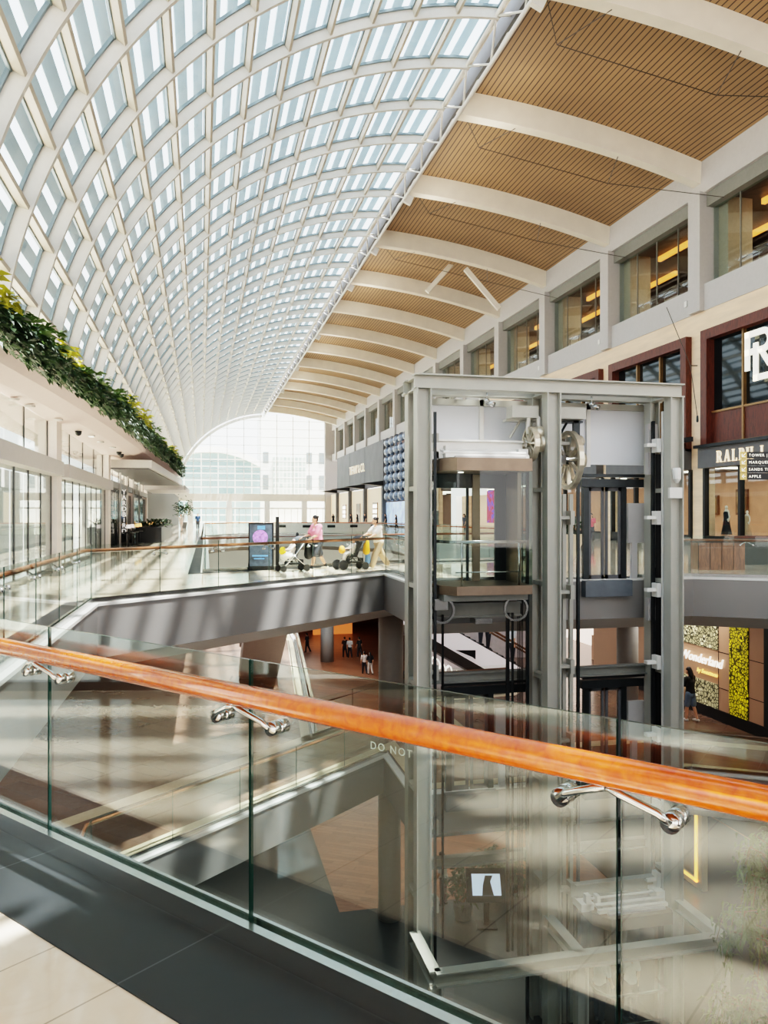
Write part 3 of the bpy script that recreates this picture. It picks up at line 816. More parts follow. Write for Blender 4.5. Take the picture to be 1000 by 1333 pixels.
# far right: dark cladding, quilted facade, beige facade with doors
mb = MB()
ya, yb = 107.5, 146.0
for q in range(3):
    a = ya + (yb - ya) * q / 3; mb.box(WX - .5, WX, a + .08, a + (yb - ya) / 3 - .08, 5.6, 12.0)
struct('wall_dark_cladding', mb, mat('dark_cladding', (92, 92, 96), .6, .1, var=.18, scale=.5))
for q in range(4):
    a = ya + (yb - ya) * q / 3
    mb = MB(); mb.prism([(WX - .5, a, 5.6), (WX - 3.6, a, 5.9), (WX - .5, a, 6.3)], (0, 1.6, 0))
    mb.obj('projecting_fin', blackm, None, 'black wedge fin at the foot of the dark cladding, %s from the near end' % ORD[q + 1], 'fin', 'cladding fins')
t = text_mb('TIFFANY & CO.', 1.9, (WX - .52, (ya + yb) / 2, 8.3), (0, -1, 0), ext=.03, spacing=1.0)
t.obj('shop_sign', letter_gold, None, 'gold capital lettering across the middle of the dark cladding', 'sign')
mb = MB(); mb.box(WX - .2, WX + .3, ya, 156, 0, 5.5)
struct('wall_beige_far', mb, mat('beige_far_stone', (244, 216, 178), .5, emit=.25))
for q in range(4):
    a = ya + (yb - ya) * q / 3; mb = MB(); mb.box(WX - .7, WX - .1, a - .45, a + .45, 0, 5.6)
    mb.obj('dark_pilaster', graphite, None, 'dark pilaster on the beige far-right shop wall, %s from the near end' % ORD[q + 1], 'column', 'dark pilasters')
for q in range(3):
    a = ya + (yb - ya) * (q + .5) / 3
    mb = MB(); mb.box(WX - .3, WX - .2, a - 1.6, a + 1.6, 0 if q == 1 else .9, 3.4)
    o = mb.obj('shop_opening', brown_wood, None, ['lit display window nearest on the beige far-right wall', 'tall brown doorway in the middle of the beige far-right wall', 'lit display window farthest on the beige far-right wall'][q], 'window')
    if q != 1:
        m2 = MB()
        for r in range(3): m2.box(WX - .33, WX - .29, a - 1.3, a + 1.3, 1.1 + r * .75, 1.6 + r * .75)
        m2.obj('shelf_display', white_light, o)
yq0, yq1 = 94.2, 107.2
qf = thing('quilted_facade', 'blue-grey facade of bulging quilted cushions left of the lift shaft', 'facade', (WX, (yq0 + yq1) / 2, 0))
mb = MB(); mb.box(WX - .1, WX + .3, yq0, yq1, 3.4, 12.0); mb.obj('backing', graphite, qf)
cush = mat('blue_grey_cushion', (112, 124, 142), .25, .5, var=.15)
rows_, cols_ = 7, 5
for r in range(rows_):
    for q in range(cols_):
        mb = MB(); mb.ell((WX - .2, yq0 + 1.3 + q * 2.6, 4.1 + r * 1.22), .55, 1.15, .68, 12, 6); mb.obj('cushion', cush, qf, smooth=True)
mb = MB(); mb.box(WX - .2, WX - .1, yq0, yq1, .2, 3.3); mb.obj('lit_window', mat('blue_lit_window', (150, 178, 214), .3, var=.5, scale=.8, emit=.7), qf)

# ---------------------------------------------------------------- far end wall
YF = 156.0
mb = MB()
mb.box(-6.2, WX + .2, YF - 1.0, YF, 4.2, 5.6); struct('trim_8', mb, beam_cream)
mb = MB(); mb.box(WX - 4.5, WX + 1, YF - 2.0, YF, 0, 18); 
mb = MB(); mb.box(WX - 1.4, WX + 1, YF - 1.2, YF, 0, 20); struct('wall_far_pier', mb, wallgrey)
gw = thing('glazed_end_wall', 'tall glazed end wall with thin white grid at the far end of the hall', 'window wall', (10, YF, 0))
mb = MB(); mb.quad((-5.6, YF, 0), (WX, YF, 0), (WX, YF, 20), (12, YF, 21.6), (0, YF, 17), (-5.6, YF, 9)); mb.obj('glazing', glass('end_wall_glass', (232, 240, 240), .6, .01), gw)
gridm = mat('white_grid_paint', (214, 212, 206), .5)
def roofline(x):
    if x > 12: return ceil_z(x) + .6
    c_ = max(-1, min(1, (VCX - x) / VA)); return VCZ + VB_ * math.sin(math.acos(c_))
for q in range(10):
    x = -4.6 + q * 3.15; mb = MB(); mb.box(x - .06, x + .06, YF - .2, YF - .05, 5.6, roofline(x)); mb.obj('mullion', gridm, gw)
for q in range(9):
    z = 7.0 + q * 1.6
    xl = VCX - VA * math.sqrt(max(0, 1 - ((z - VCZ) / VB_) ** 2))
    xr = WX - .1
    mb = MB(); mb.box(xl, xr, YF - .15, YF - .08, z - .04, z + .04); mb.obj('transom', gridm, gw)
mb = MB()
mb.sweep([[vp(PHI1 * i / 30, o) + V((0, YF - w, 0)) for o, w in ((-.6, .1), (-1.1, .1), (-1.1, .8), (-.6, .8))] for i in range(31)]); mb.obj('arch', ribm, gw)
for q in range(4):
    x = -2 + q * 7.2
    mb = MB(); mb.box(x - .5, x + .5, YF - 1.1, YF - .1, 0, 4.2); mb.obj('entrance_column', white, gw)
mb = MB(); mb.box(-6, WX, YF - .3, YF - .1, 2.7, 2.95); mb.obj('door_header', gridm, gw)
for q in range(24):
    x = -5.4 + q * 1.25
    mb = MB(); mb.box(x - .05, x + .05, YF - .2, YF - .1, 0, 2.7); mb.obj('door_post', gridm, gw)
# buildings outside, seen through the end wall
teal = tile_mat('teal_curtain_wall', (108, 150, 160), (150, 182, 186), (226, 230, 228), 5.2, 2.0, 0, .3, .1, .18)
bl = thing('glazed_building', 'low teal glazed building with curved white roof beyond the far end wall', 'building', (2, 186, 0))
mb = MB(); P_ = [(-9 + 22 * i / 20.0) for i in range(21)]
front = [(x, 182, 14.5 - .045 * (x - 2) ** 2 * .6 + 1) for x in P_]
mb.prism([(-9, 182, 0)] + front[:0] + [(13, 182, 0)] + [f for f in front[::-1]], (0, 10, 0))
def wallgrid(name, ca, cb, cj, sx, sz, emit):
    m, nt, o = nodes(name)
    b = nt.nodes.new('ShaderNodeBsdfPrincipled'); b.inputs['Roughness'].default_value = .4
    g = nt.nodes.new('ShaderNodeNewGeometry'); s_ = nt.nodes.new('ShaderNodeSeparateXYZ'); cmb = nt.nodes.new('ShaderNodeCombineXYZ')
    nt.links.new(g.outputs['Position'], s_.inputs[0]); nt.links.new(s_.outputs[0], cmb.inputs[0]); nt.links.new(s_.outputs[2], cmb.inputs[1])
    br = nt.nodes.new('ShaderNodeTexBrick'); br.offset = 0; br.inputs['Scale'].default_value = 1; br.inputs['Brick Width'].default_value = sx; br.inputs['Row Height'].default_value = sz
    br.inputs['Mortar Size'].default_value = .12
    br.inputs['Color1'].default_value = (*lin(ca), 1); br.inputs['Color2'].default_value = (*lin(cb), 1); br.inputs['Mortar'].default_value = (*lin(cj), 1)
    nt.links.new(cmb.outputs[0], br.inputs['Vector']); nt.links.new(br.outputs['Color'], b.inputs['Base Color']); nt.links.new(br.outputs['Color'], b.inputs['Emission Color'])
    b.inputs['Emission Strength'].default_value = emit
    nt.links.new(b.outputs[0], o.inputs['Surface']); return m
mb.obj('glass_front', wallgrid('teal_glass_front', (92, 118, 124), (124, 146, 150), (196, 200, 198), 3.7, 1.55, .05), bl)
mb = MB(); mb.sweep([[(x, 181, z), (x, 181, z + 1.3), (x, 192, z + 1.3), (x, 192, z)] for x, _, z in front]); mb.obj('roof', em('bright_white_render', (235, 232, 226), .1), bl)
bl2 = thing('white_building', 'white building with rows of small windows beyond the far end wall at right', 'building', (20, 190, 0))
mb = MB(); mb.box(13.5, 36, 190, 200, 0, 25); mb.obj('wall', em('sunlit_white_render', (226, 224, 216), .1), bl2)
for q in range(3):
    for r in range(2):
        mb = MB(); x = (14.2, 24.5, 27.5)[q]; mb.box(x, x + 1.3, 189.9, 190.1, 7.5 + r * 6.2, 11.0 + r * 6.2 - r * .8); mb.obj('window', mat('pale_window', (112, 118, 120), .3), bl2)
mb = MB(); mb.box(16.6, 24.2, 189.6, 190, 5.5, 15.2); mb.obj('window_grid', wallgrid('pale_window_grid', (130, 146, 142), (168, 178, 170), (214, 212, 204), .9, 1.3, .05), bl2)
# ---------------------------------------------------------------- left side: shop facade, soffit, planter
FX = -4.1
def edge_x(y):
    pts = [(-14, -4.3), (8, -4.0), (15.5, -3.5), (20.2, -3.12), (27, -2.7), (37.3, -2.35), (50, -1.9), (62, -1.6), (70, -1.6)]
    for (a, p), (b, q) in zip(pts, pts[1:]):
        if y <= b: return p + (q - p) * (y - a) / (b - a)
    return pts[-1][1]
ys = [-8 + 2 * i for i in range(37)]
def sofsec(y, end=0.0):
    e = edge_x(y) - end
    return [(-6.0, y, 4.3), (e - 1.6, y, 4.3), (e - .8, y, 4.36), (e - .3, y, 4.5), (e, y, 4.75), (e - .02, y, 4.98), (e - .3, y, 5.02), (e - .35, y, 4.9), (-6.0, y, 4.9)]
mb = MB(); mb.sweep([sofsec(y) for y in ys]); struct('ceiling', mb, soffit_m, smooth=False)
soil = mat('planter_soil', (60, 48, 38), .9, var=.2)
COLY = [-1.5, 11.7, 25.0, 38.2, 51.4, 64.0]
facade_w = mat('facade_warm_white', (232, 222, 216), .5, var=.03)
for k, y in enumerate(COLY):
    mb = MB(); mb.box(FX - .55, FX + .05, y - .5, y + .35, 0, 4.32)
    mb.obj('facade_column', facade_w, None, 'pale square column of the left shop facade, %s from the near end' % ORD[k + 1], 'column', 'left facade columns')
curtain = mat('white_curtain', (246, 244, 238), .8, var=.03, emit=.35)
for k, (y0, y1) in enumerate(zip(COLY[:-1], COLY[1:])):
    a, b = y0 + .35, y1 - .5
    dark = k >= 3
    fr = MB()
    if not dark: fr.box(FX - .5, FX + .25, a, b, 2.72, 3.12)
    else: fr.box(FX - .1, FX + .1, a, b, 2.9, 3.2)
    w = fr.obj('window_%d' % (40 + k), wallgrey if not dark else steel_dark, kind='structure')
    mb = MB(); mb.box(FX - .22, FX - .2, a, b, 3.12, 4.3); mb.box(FX - .12, FX - .1, a, b, .06, 2.72); mb.obj('pane', g_shop if not dark else g_rail, w)
    mb = MB()
    n = 8 if not dark else 12
    for q in range(n + 1):
        yy = a + (b - a) * q / n; mb.box(FX - .13, FX - .09, yy - .045, yy + .045, 0, 2.75)
    for q in range(5):
        yy = a + (b - a) * q / 4; mb.box(FX - .23, FX - .19, yy - .02, yy + .02, 3.12, 4.3)
    mb.box(FX - .16, FX - .06, a, b, 0, .08)
    mb.obj('mullion', darkmetal, w)
    if not dark:
        for q in range(n):
            if q in (0, 4): continue
            mb = MB()
            y_a, y_b = a + (b - a) * q / n + .15, a + (b - a) * (q + 1) / n - .1
            m_ = 14
            mb.sweep([[(FX - .55 + .05 * (j % 2), y_a + (y_b - y_a) * j / m_, z) for j in range(m_ + 1)] for z in (.05, 2.7)], False)
            mb.obj('curtain', curtain, w, smooth=True)
    else:
        mb = MB(); mb.box(FX - .4, FX - .3, a, b, 0, 3); mb.obj('dark_interior_panel', mat('teal_black_panel', (18, 26, 29), .6, var=.3, scale=1.2), w)
mb = MB(); mb.box(-6.0, FX, 64.4, 155, 0, 4.9); struct('wall_left', mb, mat('left_wall_grey', (58, 56, 54), .6))
# vertical illuminated restaurant names
lampwhite = em('sign_white_light', (255, 246, 240), .6)
for k, (px_, Yd) in enumerate(((161.5, FX + .2), (150.5, FX - .3))):
    p = at_X(px_, 650, Yd)
    sgn = thing('vertical_sign', ['bright vertical white-lettered restaurant sign on the dark left shop glass', 'dimmer vertical lettered sign just left of the bright restaurant sign'][k], 'sign', (Yd, p.y, 0))
    for i, ch in enumerate('YARDBIRD'):
        t = text_mb(ch, .34, (Yd, p.y, 2.72 - i * .29 - .05), (-ST * 0 + .25, -1, 0) if 0 else (.97, -.25, 0), ext=.02)
        t.obj('letter', lampwhite if k == 0 else mat('dim_letter', (150, 160, 165), .5, emit=.1), sgn)
# flat canopies
mb = MB(); mb.prism([(FX, 38.6, 3.78), (-2.25, 38.6, 3.78), (-1.35, 60, 3.78), (FX, 60, 3.78)], (0, 0, .37))
o = mb.obj('canopy', white, None, 'flat white canopy slab over the restaurant terrace at left', 'canopy')
mb = MB(); mb.prism([(FX, 38.7, 3.72), (-2.4, 38.7, 3.72), (-1.5, 59.9, 3.72), (FX, 59.9, 3.72)], (0, 0, .06)); mb.obj('underside_shade', graphite, o)  # dark sheet standing in for the shadow under the canopy
mb = MB(); mb.prism([(FX, 61, 3.45), (-1.2, 61, 3.45), (-1.0, 72, 3.45), (FX, 72, 3.45)], (0, 0, .35))
mb.obj('canopy', wallgrey, None, 'lower grey canopy beyond the white canopy slab at left', 'canopy')
for k, y in enumerate((42, 46, 50, 54.5)):
    mb = MB(); mb.box(FX + .1, FX + .18, y - .06, y + .06, 0, 3.72)
    mb.obj('slim_post', wallgrey, None, "slim grey post under the restaurant canopy, %s from the near end" % ORD[k + 1], "post", 'restaurant posts')
# recessed ceiling fittings
for k, (px_, py_) in enumerate(((18, 519), (39, 528), (76, 546), (119, 567), (131, 575), (147, 582))):
    p = at_z(px_, py_, 4.3)
    mb = MB(); mb.lathe((p.x, p.y, 4.26), [(.1, 0), (.125, .01), (.125, .045)], 16)
    o = mb.obj('downlight', wallgrey, None, 'small round recessed ceiling fitting in the left soffit, %s from the near end' % ORD[k + 1], 'ceiling light', 'soffit fittings', smooth=False)
    mb = MB(); mb.lathe((p.x, p.y, 4.255), [(.085, 0), (.085, .008)], 16); mb.obj('lens', white_light if k == 3 else facade_w, o)
for k, (px_, py_) in enumerate(((102, 561), (155, 588), (158, 591))):
    p = at_z(px_, py_, 4.3)
    mb = MB(); mb.lathe((p.x, p.y, 4.1), [(.02, 0.04), (.08, .07), (.1, .12), (.11, .2)], 14)
    mb.obj('dome_camera', blackm, None, ['black dome camera near the first soffit column at left', 'black dome camera near the second soffit column', 'farther twin dome camera beside the second soffit column'][k], 'camera', smooth=True)

# planter foliage
leafdark = mat('dark_green_leaf', (44, 66, 34), .45, var=.5, scale=3)
leafmid = mat('mid_green_leaf', (78, 104, 44), .4, var=.45, scale=3)
leafyel = mat('yellow_green_leaf', (196, 190, 60), .4, var=.35, scale=3)
leafred = mat('red_bronze_leaf', (110, 58, 48), .4, var=.35, scale=3)
rnd = random.Random(11)
def leaf(mb, p, d, L_, w, droop=.25):
    d = d.normalized(); sd = d.cross(V((0, 0, 1)))
    if sd.length < .05: sd = V((1, 0, 0))
    sd.normalize(); up = sd.cross(d)
    a = p; m = p + d * L_ * .5 + up * .06 * L_; t = p + d * L_ - V((0, 0, droop * L_))
    mb.quad(a, m + sd * w * .5, t, m - sd * w * .5)
def rdir(zlo, zhi):
    a = rnd.uniform(0, 2 * PI); z = rnd.uniform(zlo, zhi); r = math.sqrt(max(0, 1 - z * z)); return V((r * math.cos(a), r * math.sin(a), z))
def plantset(kind):
    lo, hi = MB(), MB()
    for i in range(230):
        y = rnd.uniform(-.85, .85); s_ = rnd.random()
        # curtain of trailing leaves over the rim (local +x points outwards)
        x = .12 + rnd.uniform(-.1, .16); z = -.32 + s_ * .62
        leaf(lo, V((x, y, z)), V((rnd.uniform(.3, 1), rnd.uniform(-.6, .6), rnd.uniform(-.7, .5))), rnd.uniform(.12, .22), rnd.uniform(.08, .13))
    for i in range(90):
        y = rnd.uniform(-.85, .85)
        leaf(lo, V((rnd.uniform(-.3, .1), y, rnd.uniform(.1, .4))), rdir(-.1, .8), rnd.uniform(.16, .28), rnd.uniform(.1, .16))
    for c_ in range(3):
        cy, cx = rnd.uniform(-.7, .7), rnd.uniform(-.3, .05); hh = rnd.uniform(.35, .8) * (1.1 if kind % 2 == 0 else .75)
        for st in range(4):
            top = V((cx + rnd.uniform(-.15, .15), cy + rnd.uniform(-.2, .2), hh * rnd.uniform(.7, 1.1)))
            lo.tube([(cx, cy, 0), tuple(top)], .012, 4)
            for i in range(11):
                hi.m = 0
                p = top + V((rnd.gauss(0, .09), rnd.gauss(0, .09), rnd.gauss(-.06, .1)))
                leaf(hi, p, rdir(-.2, .8), rnd.uniform(.2, .36), rnd.uniform(.1, .18), .3)
    return lo, hi
protos = [plantset(k) for k in range(6)]
tops = [leafyel, leafmid, leafmid, leafred, leafyel, leafmid]
looks = ['yellow-green', 'mid-green', 'broad green', 'bronze-red', 'bright yellow', 'deep green']
pp = []
for k in range(6):
    t = thing('trailing_plant', 'x', 'plant', (0, 0, 0))
    protos[k][0].obj('trailing_foliage', [leafdark], t, local=True); protos[k][1].obj('upright_leaves', [tops[k]], t, local=True)
    pp.append(t)
used = set()
y = 9.0; i = 0
while y < 63.5:
    k = i % 6 if i < 6 else rnd.randrange(6)
    if i == 0: k = 4
    if i == 1: k = 0
    e = edge_x(y)
    sl = math.atan2(edge_x(y + .5) - edge_x(y - .5), 1.0)
    lab = '%s topped trailing plant in the left planter, %s plant from the near end' % (looks[k], ORD[i + 1])
    if k not in used:
        t = pp[k]; used.add(k); t.location = (e, y, 4.85); t.rotation_euler = (0, 0, -sl); t['label'] = lab; t['group'] = 'planter plants along the left ledge'
        XF[t] = Matrix.Translation((e, y, 4.85)) @ Matrix.Rotation(-sl, 4, 'Z')
    else:
        t = dup(pp[k], (e, y, 4.85), -sl, lab, 'planter plants along the left ledge')
    sc_ = 1.0 + rnd.uniform(-.12, .2); t.scale = (sc_, 1.05, sc_)
    y += 1.45; i += 1

# restaurant terrace: hedge boxes and table lamps, people walk by later
hedge = thing('hedge_box', 'dark hedge planter box along the restaurant terrace', 'planter', (-2.9, 56, 0))
mb = MB(); mb.box(-3.6, -2.2, 47, 62, 0, .9); mb.obj('box', blackm, hedge)
mb = MB()
for q in range(260): leaf(mb, V((rnd.uniform(-3.6, -2.2), rnd.uniform(47, 62), rnd.uniform(.85, 1.25))), rdir(-.2, .9), .3, .16)
mb.obj('foliage', leafdark, hedge)
lampshade = em('glowing_lamp_shade', (255, 196, 120), 1.0)
for k, px_ in enumerate((167, 172, 178, 182, 193, 197, 201, 205, 209)):
    p = at_X(px_, 694 - k * .9, -3.5 + .04 * k)
    t = thing('table_lamp', 'small glowing table lamp on the restaurant terrace, %s from the left' % ORD[k + 1], 'lamp', (p.x, p.y, 0.74), group='terrace table lamps')
    mb = MB(); mb.lathe((p.x, p.y, .74), [(.1, 0), (.1, .02), (.02, .03), (.02, .24)], 10); mb.obj('base', blackm, t)
    mb = MB(); mb.lathe((p.x, p.y, .94), [(.12, 0), (.09, .18)], 12); mb.obj('shade', lampshade if k > 1 else em('cool_lamp', (255, 240, 232), .8), t)
    tb = thing('terrace_table', 'dark terrace table under lamp number %s from the left' % ORD[k + 1], 'table', (p.x, p.y, 0), group='terrace tables')
    mb = MB(); mb.lathe((p.x, p.y, .7), [(.33, 0), (.34, .03), (.33, .04)], 16); mb.obj('top', blackm, tb)
    mb = MB(); mb.tube([(p.x, p.y, .02), (p.x, p.y, .7)], .04, 8); mb.obj('pedestal', blackm, tb)
    mb = MB(); mb.lathe((p.x, p.y, 0), [(.24, 0), (.22, .03)], 14); mb.obj('foot', blackm, tb)
p = at_X(239, 680, -2.0)
t = thing('potted_tree', 'small dark potted tree at the far end of the restaurant terrace', 'tree', (p.x, p.y, 0))
mb = MB(); mb.lathe((p.x, p.y, 0), [(.3, 0), (.42, .7), (.44, .75)], 12); mb.obj('pot', graphite, t)
mb = MB(); mb.tube([(p.x, p.y, .7), (p.x + .1, p.y, 1.9)], .06, 6); mb.obj('trunk', brown_wood, t)
mb = MB()
for q in range(260): leaf(mb, V((p.x + rnd.gauss(0, .45), p.y + rnd.gauss(0, .45), 2.3 + rnd.gauss(0, .4))), rdir(-.6, .9), .4, .2)
mb.obj('foliage', leafdark, t)

# ---------------------------------------------------------------- glass balustrades
def balustrade(label, path, z, joints=None, spacing=1.35, glassm=g_rail, railm=dark_rail, rr=.035, side=1, shoe=True, rail_off=.1, h=1.065, group=None, cap=True, name='glass_balustrade', brackets=True, railz=.95):
    """path: list of 2D points; side=+1: walkway lies to the right of travel direction"""
    P = [V(p) for p in path]
    root = thing(name, label, 'balustrade', (P[0].x, P[0].y, z), group=group)
    off = offset(P, rail_off * side, False)
    MB().tube([(q.x, q.y, z + railz) for q in off], rr, 16 if rr > .036 else 8).obj('handrail', railm, root, smooth=True)
    if shoe:
        mb = MB(); ring(mb, P if side > 0 else P, [(-.035, .002), (.06, .002), (.06, .09), (.02, .09), (.02, .05), (-.02, .05), (-.02, .09), (-.035, .09)], z, False) if side > 0 else ring(mb, P, [(-.06, .002), (.035, .002), (.035, .09), (-.06, .09)], z, False)
        mb.obj('base_shoe', metal, root)
    for i in range(len(P) - 1):
        a, b = P[i], P[i + 1]; L_ = (b - a).length; u = (b - a) / L_; nrm = V((u.y, -u.x)) * side
        js = joints[i] if joints and joints[i] else [L_ * q / max(1, round(L_ / spacing)) for q in range(1, max(1, round(L_ / spacing)))]
        ks = [0.01] + list(js) + [L_ - .01]
        for s0, s1 in zip(ks, ks[1:]):
            p, q = a + u * (s0 + .006), a + u * (s1 - .006)
            mb = MB()
            t_ = nrm * .006
            A = [V((*(p - t_), z + .03)), V((*(q - t_), z + .03)), V((*(q - t_), z + h)), V((*(p - t_), z + h))]
            B = [V((*(p + t_), z + .03)), V((*(q + t_), z + .03)), V((*(q + t_), z + h)), V((*(p + t_), z + h))]
            mb.m = 0; mb.quad(*A)
            mb.quad(*B)
            mb.m = 1
            for j in range(4): mb.quad(A[j], A[(j + 1) % 4], B[(j + 1) % 4], B[j])
            mb.obj('glass_panel', [glassm, g_edge], root)
        if brackets:
            for s in js:
                c0 = a + u * s
                mb = MB()
                for o_ in (-.15, .15):
                    w = c0 + u * o_
                    f0, f1 = w + nrm * .012, w + nrm * .05
                    zc = z + railz - .115
                    big = rr > .036
                    mb.tube([(*(w - nrm * .03), zc), (*f0, zc)], .026, 14 if big else 6)
                    mb.tube([(*f0, zc), (*f1, zc)], .026, 14 if big else 6)
                    tp = c0 + nrm * rail_off + u * (o_ * .22)
                    mb.tube([(*f1, zc), (*(f1 + (tp - f1) * .25), zc + .025), (*(tp), z + railz - rr - .012), (*(tp - u * o_ * .2), z + railz - rr - .004)], [.014, .012, .011, .009], 8)
                mb.obj('bracket', chrome if rr > .036 else metal, root, smooth=True)
    return root
near_path = [(-2.05, 5.79), (3.6, -1.16)]
ux = (V(near_path[1]) - V(near_path[0])).length
near = balustrade('frameless glass balustrade with glossy orange wood handrail in the foreground', near_path, 0, [[.68, 2.11, 3.54, 4.97, 6.4, 7.83]], glassm=g_near, railm=orange_wood, rr=.041, side=1, rail_off=.09, railz=.952)
a, b = V(near_path[0]), V(near_path[1]); u = (b - a).normalized()
# etched warning on the near glass
pt = at_d(482, 972, 1)
def on_near(px_, py_):
    w = ray(px_, py_); n2 = V((u.y, -u.x)); k = ((a - V((0, 0))).dot(n2)) / (w.x * n2.x + w.y * n2.y)
    return V((0, 0, EYE)) + w * k
e0, e1 = on_near(480, 975), on_near(512, 983)
t = text_mb('DO NOT', .036, e0 + V((-u.y * 0, 0, 0)), (u.x, u.y, 0), ext=.0005, align='LEFT', spacing=1.3)
t.v = [v + V((u.y, -u.x, 0)) * -.008 for v in t.v]
t.obj('etched_lettering', mat('etched_white', (226, 228, 222), .6), near)
balustrade('glass balustrade with dark wood rail along the left edge of the void and the bridge', [(3.4, 19.65 + .0), (3.4, 19.65)][:0] + [(4.96, 18.5), (4.98, 21.55), (-1.95, 15.35), (-2.05, 5.9)], 0, side=1, group=None, spacing=1.5)
balustrade('short glass balustrade on the landing edge behind the lifts', [(8.6, 18.42), (5.1, 18.42)], 0, side=1, brackets=False, spacing=1.6)
balustrade('glass balustrade in front of the service counter right of the lift shaft', [(14.6, 8), (14.6, 17.0), (12.4, 18.42), (10.8, 18.42)], 0, side=1, spacing=1.5)
V2 = [tuple(p) for p in VOID2]
balustrade('glass balustrade with brown rail on the far side of the bridge, behind the two walkers', [V2[7], V2[0], V2[1], V2[2], V2[3]], 0, side=1, brackets=False, spacing=2.0)
balustrade('distant glass balustrade along the far end and right side of the second void', [V2[3], V2[4], V2[5], V2[6], V2[7]], 0, side=1, brackets=False, spacing=3.0, railm=orange_wood)
VL = [tuple(p) for p in VOID]
balustrade('lower-floor glass balustrade below the bridge, left of the lift shaft', [VL[7], VL[8], VL[0], VL[1]], B1, side=1, brackets=False, spacing=1.8)
balustrade('lower-floor glass balustrade in front of the patterned shop wall at right', [(14.6, 6), VL[4], VL[5], (10.8, 18.4)], B1, side=1, brackets=False, spacing=1.8)
W2 = [tuple(p) for p in VOID2B]
balustrade('lower-floor glass balustrade round the second void under the bridge', [W2[6], W2[0], W2[1], W2[2]], B1, side=1, brackets=False, spacing=2.0)
# curved white parapet beyond the second void
cp = thing('curved_parapet', 'curved white solid parapet with dark slots beyond the far end of the second void', 'parapet', (9, 67, 0))
arc = [V((5 + 11.0 * q / 16, 70.0 - 2.4 * math.sin(PI * q / 16))) for q in range(17)]
mb = MB(); mb.sweep([[(p.x, p.y, .0), (p.x, p.y, .95), (p.x, p.y + .3, .95), (p.x, p.y + .3, 0)] for p in arc]); mb.obj('wall', white, cp)
for q in (2, 5, 8, 11, 14):
    a_, b_ = arc[q], arc[q + 1]; mb = MB(); mb.beam((a_.x, a_.y - .03, .62), (b_.x, b_.y - .03, .62), .06, .22); mb.obj('slot', darkmetal, cp)
es0 = thing('escalator', 'steel and glass escalator going down away from the bridge, behind the digital totem', 'escalator', (2.4, 29, -2.5))
y0_, y1_ = 25.2, 33.2
for x in (1.5, 2.9):
    mb = MB(); mb.prism([(x, y0_, .1), (x, y1_, -4.7), (x, y1_, -5.3), (x, y0_, -.6)], (.12, 0, 0)); mb.obj('side_panel', wallgrey, es0)
    mb = MB(); mb.quad((x + .06, y0_, .1), (x + .06, y1_, -4.7), (x + .06, y1_, -3.8), (x + .06, y0_, 1.0)); mb.obj('glass_side', g_rail, es0)
    MB().tube([(x + .06, y0_ - .3, .6), (x + .06, y0_, 1.02), (x + .06, y1_, -3.78)], .04, 8).obj('handrail', blackm, es0, smooth=True)
mb = MB()
for q in range(26):
    f_ = (q + .5) / 26; mb.box(1.62, 2.9, y0_ + (y1_ - y0_) * f_ - .16, y0_ + (y1_ - y0_) * f_ + .16, -.2 - 4.8 * f_ - .15, -.1 - 4.8 * f_)
mb.obj('steps', darkmetal, es0)
mb = MB(); mb.prism([(1.6, y0_, -.55), (1.6, y1_, -5.25), (1.6, y1_, -5.32), (1.6, y0_, -.62)], (1.35, 0, 0)); mb.obj('underside', wallgrey, es0)
# ---------------------------------------------------------------- lift shaft
LX0, LXM, LX1 = 4.78, 7.86, 11.0
LF, LR = 17.05, 18.0
TOP = 4.72
sh = thing('lift_shaft_frame', 'tall open grey steel lift shaft frame of I-beam columns in the middle of the void', 'lift shaft', (7.9, 17.5, B2))
for x in (LX0, LXM, LX1):
    for y in (LF, LR):
        MB().ibeam((x, y, B2), (x, y, TOP - .32), .3, .34 if y == LF else .26, .03, .03, (1, 0, 0)).obj('column', steel_paint, sh)
for y in (LF, LR):
    MB().ibeam((LX0 - .2, y, TOP - .16), (LX1 + .2, y, TOP - .16), .3, .32, .03, .03, (0, 0, 1)).obj('top_beam', steel_paint, sh)
for x in (LX0, LXM, LX1):
    MB().ibeam((x, LF, TOP - .16), (x, 18.4, TOP - .16), .26, .3, .03, .03, (0, 0, 1)).obj('top_beam', steel_paint, sh)
    for z in (2.2, .0, -2.2, -4.6, -7.0):
        mb = MB(); mb.beam((x, LF, z), (x, LR, z), .2, .1)
        mb.prism([(x + .12, LF + .1, z), (x + .12, LF + .1, z + .3), (x + .12, LF + .4, z)], (.02, 0, 0))
        mb.obj('tie', steel_paint, sh)
panelm = mat('white_back_panel', (214, 216, 220), .35, var=.03, scale=1)
for x0, x1 in ((LX0 + .1, 6.55), (6.62, LXM + .6), (LXM + .6, 9.35), (9.42, LX1 - .05)):
    mb = MB(); mb.box(x0, x1, 18.28, 18.34, 2.86, TOP - .35); mb.obj('back_panel', panelm, sh)
for x in (6.58, 9.38):
    mb = MB(); mb.box(x - .05, x + .05, 18.2, 18.28, 2.8, TOP - .3); mb.obj('panel_post', white, sh)
mb = MB(); mb.box(LX0, LX1, 18.2, 18.34, TOP - .5, TOP - .35); mb.obj('rear_beam', steel_paint, sh)
for z in (-2.25, -6.6):
    for xa, xb in ((LX0 + .2, LXM - .15), (LXM + .15, LX1 - .1)):
        MB().ibeam((xa, 18.1, z), (xb, 18.1, z), .2, .24, .03, .03, (0, 0, 1)).obj('cross_beam', steel_dark, sh)
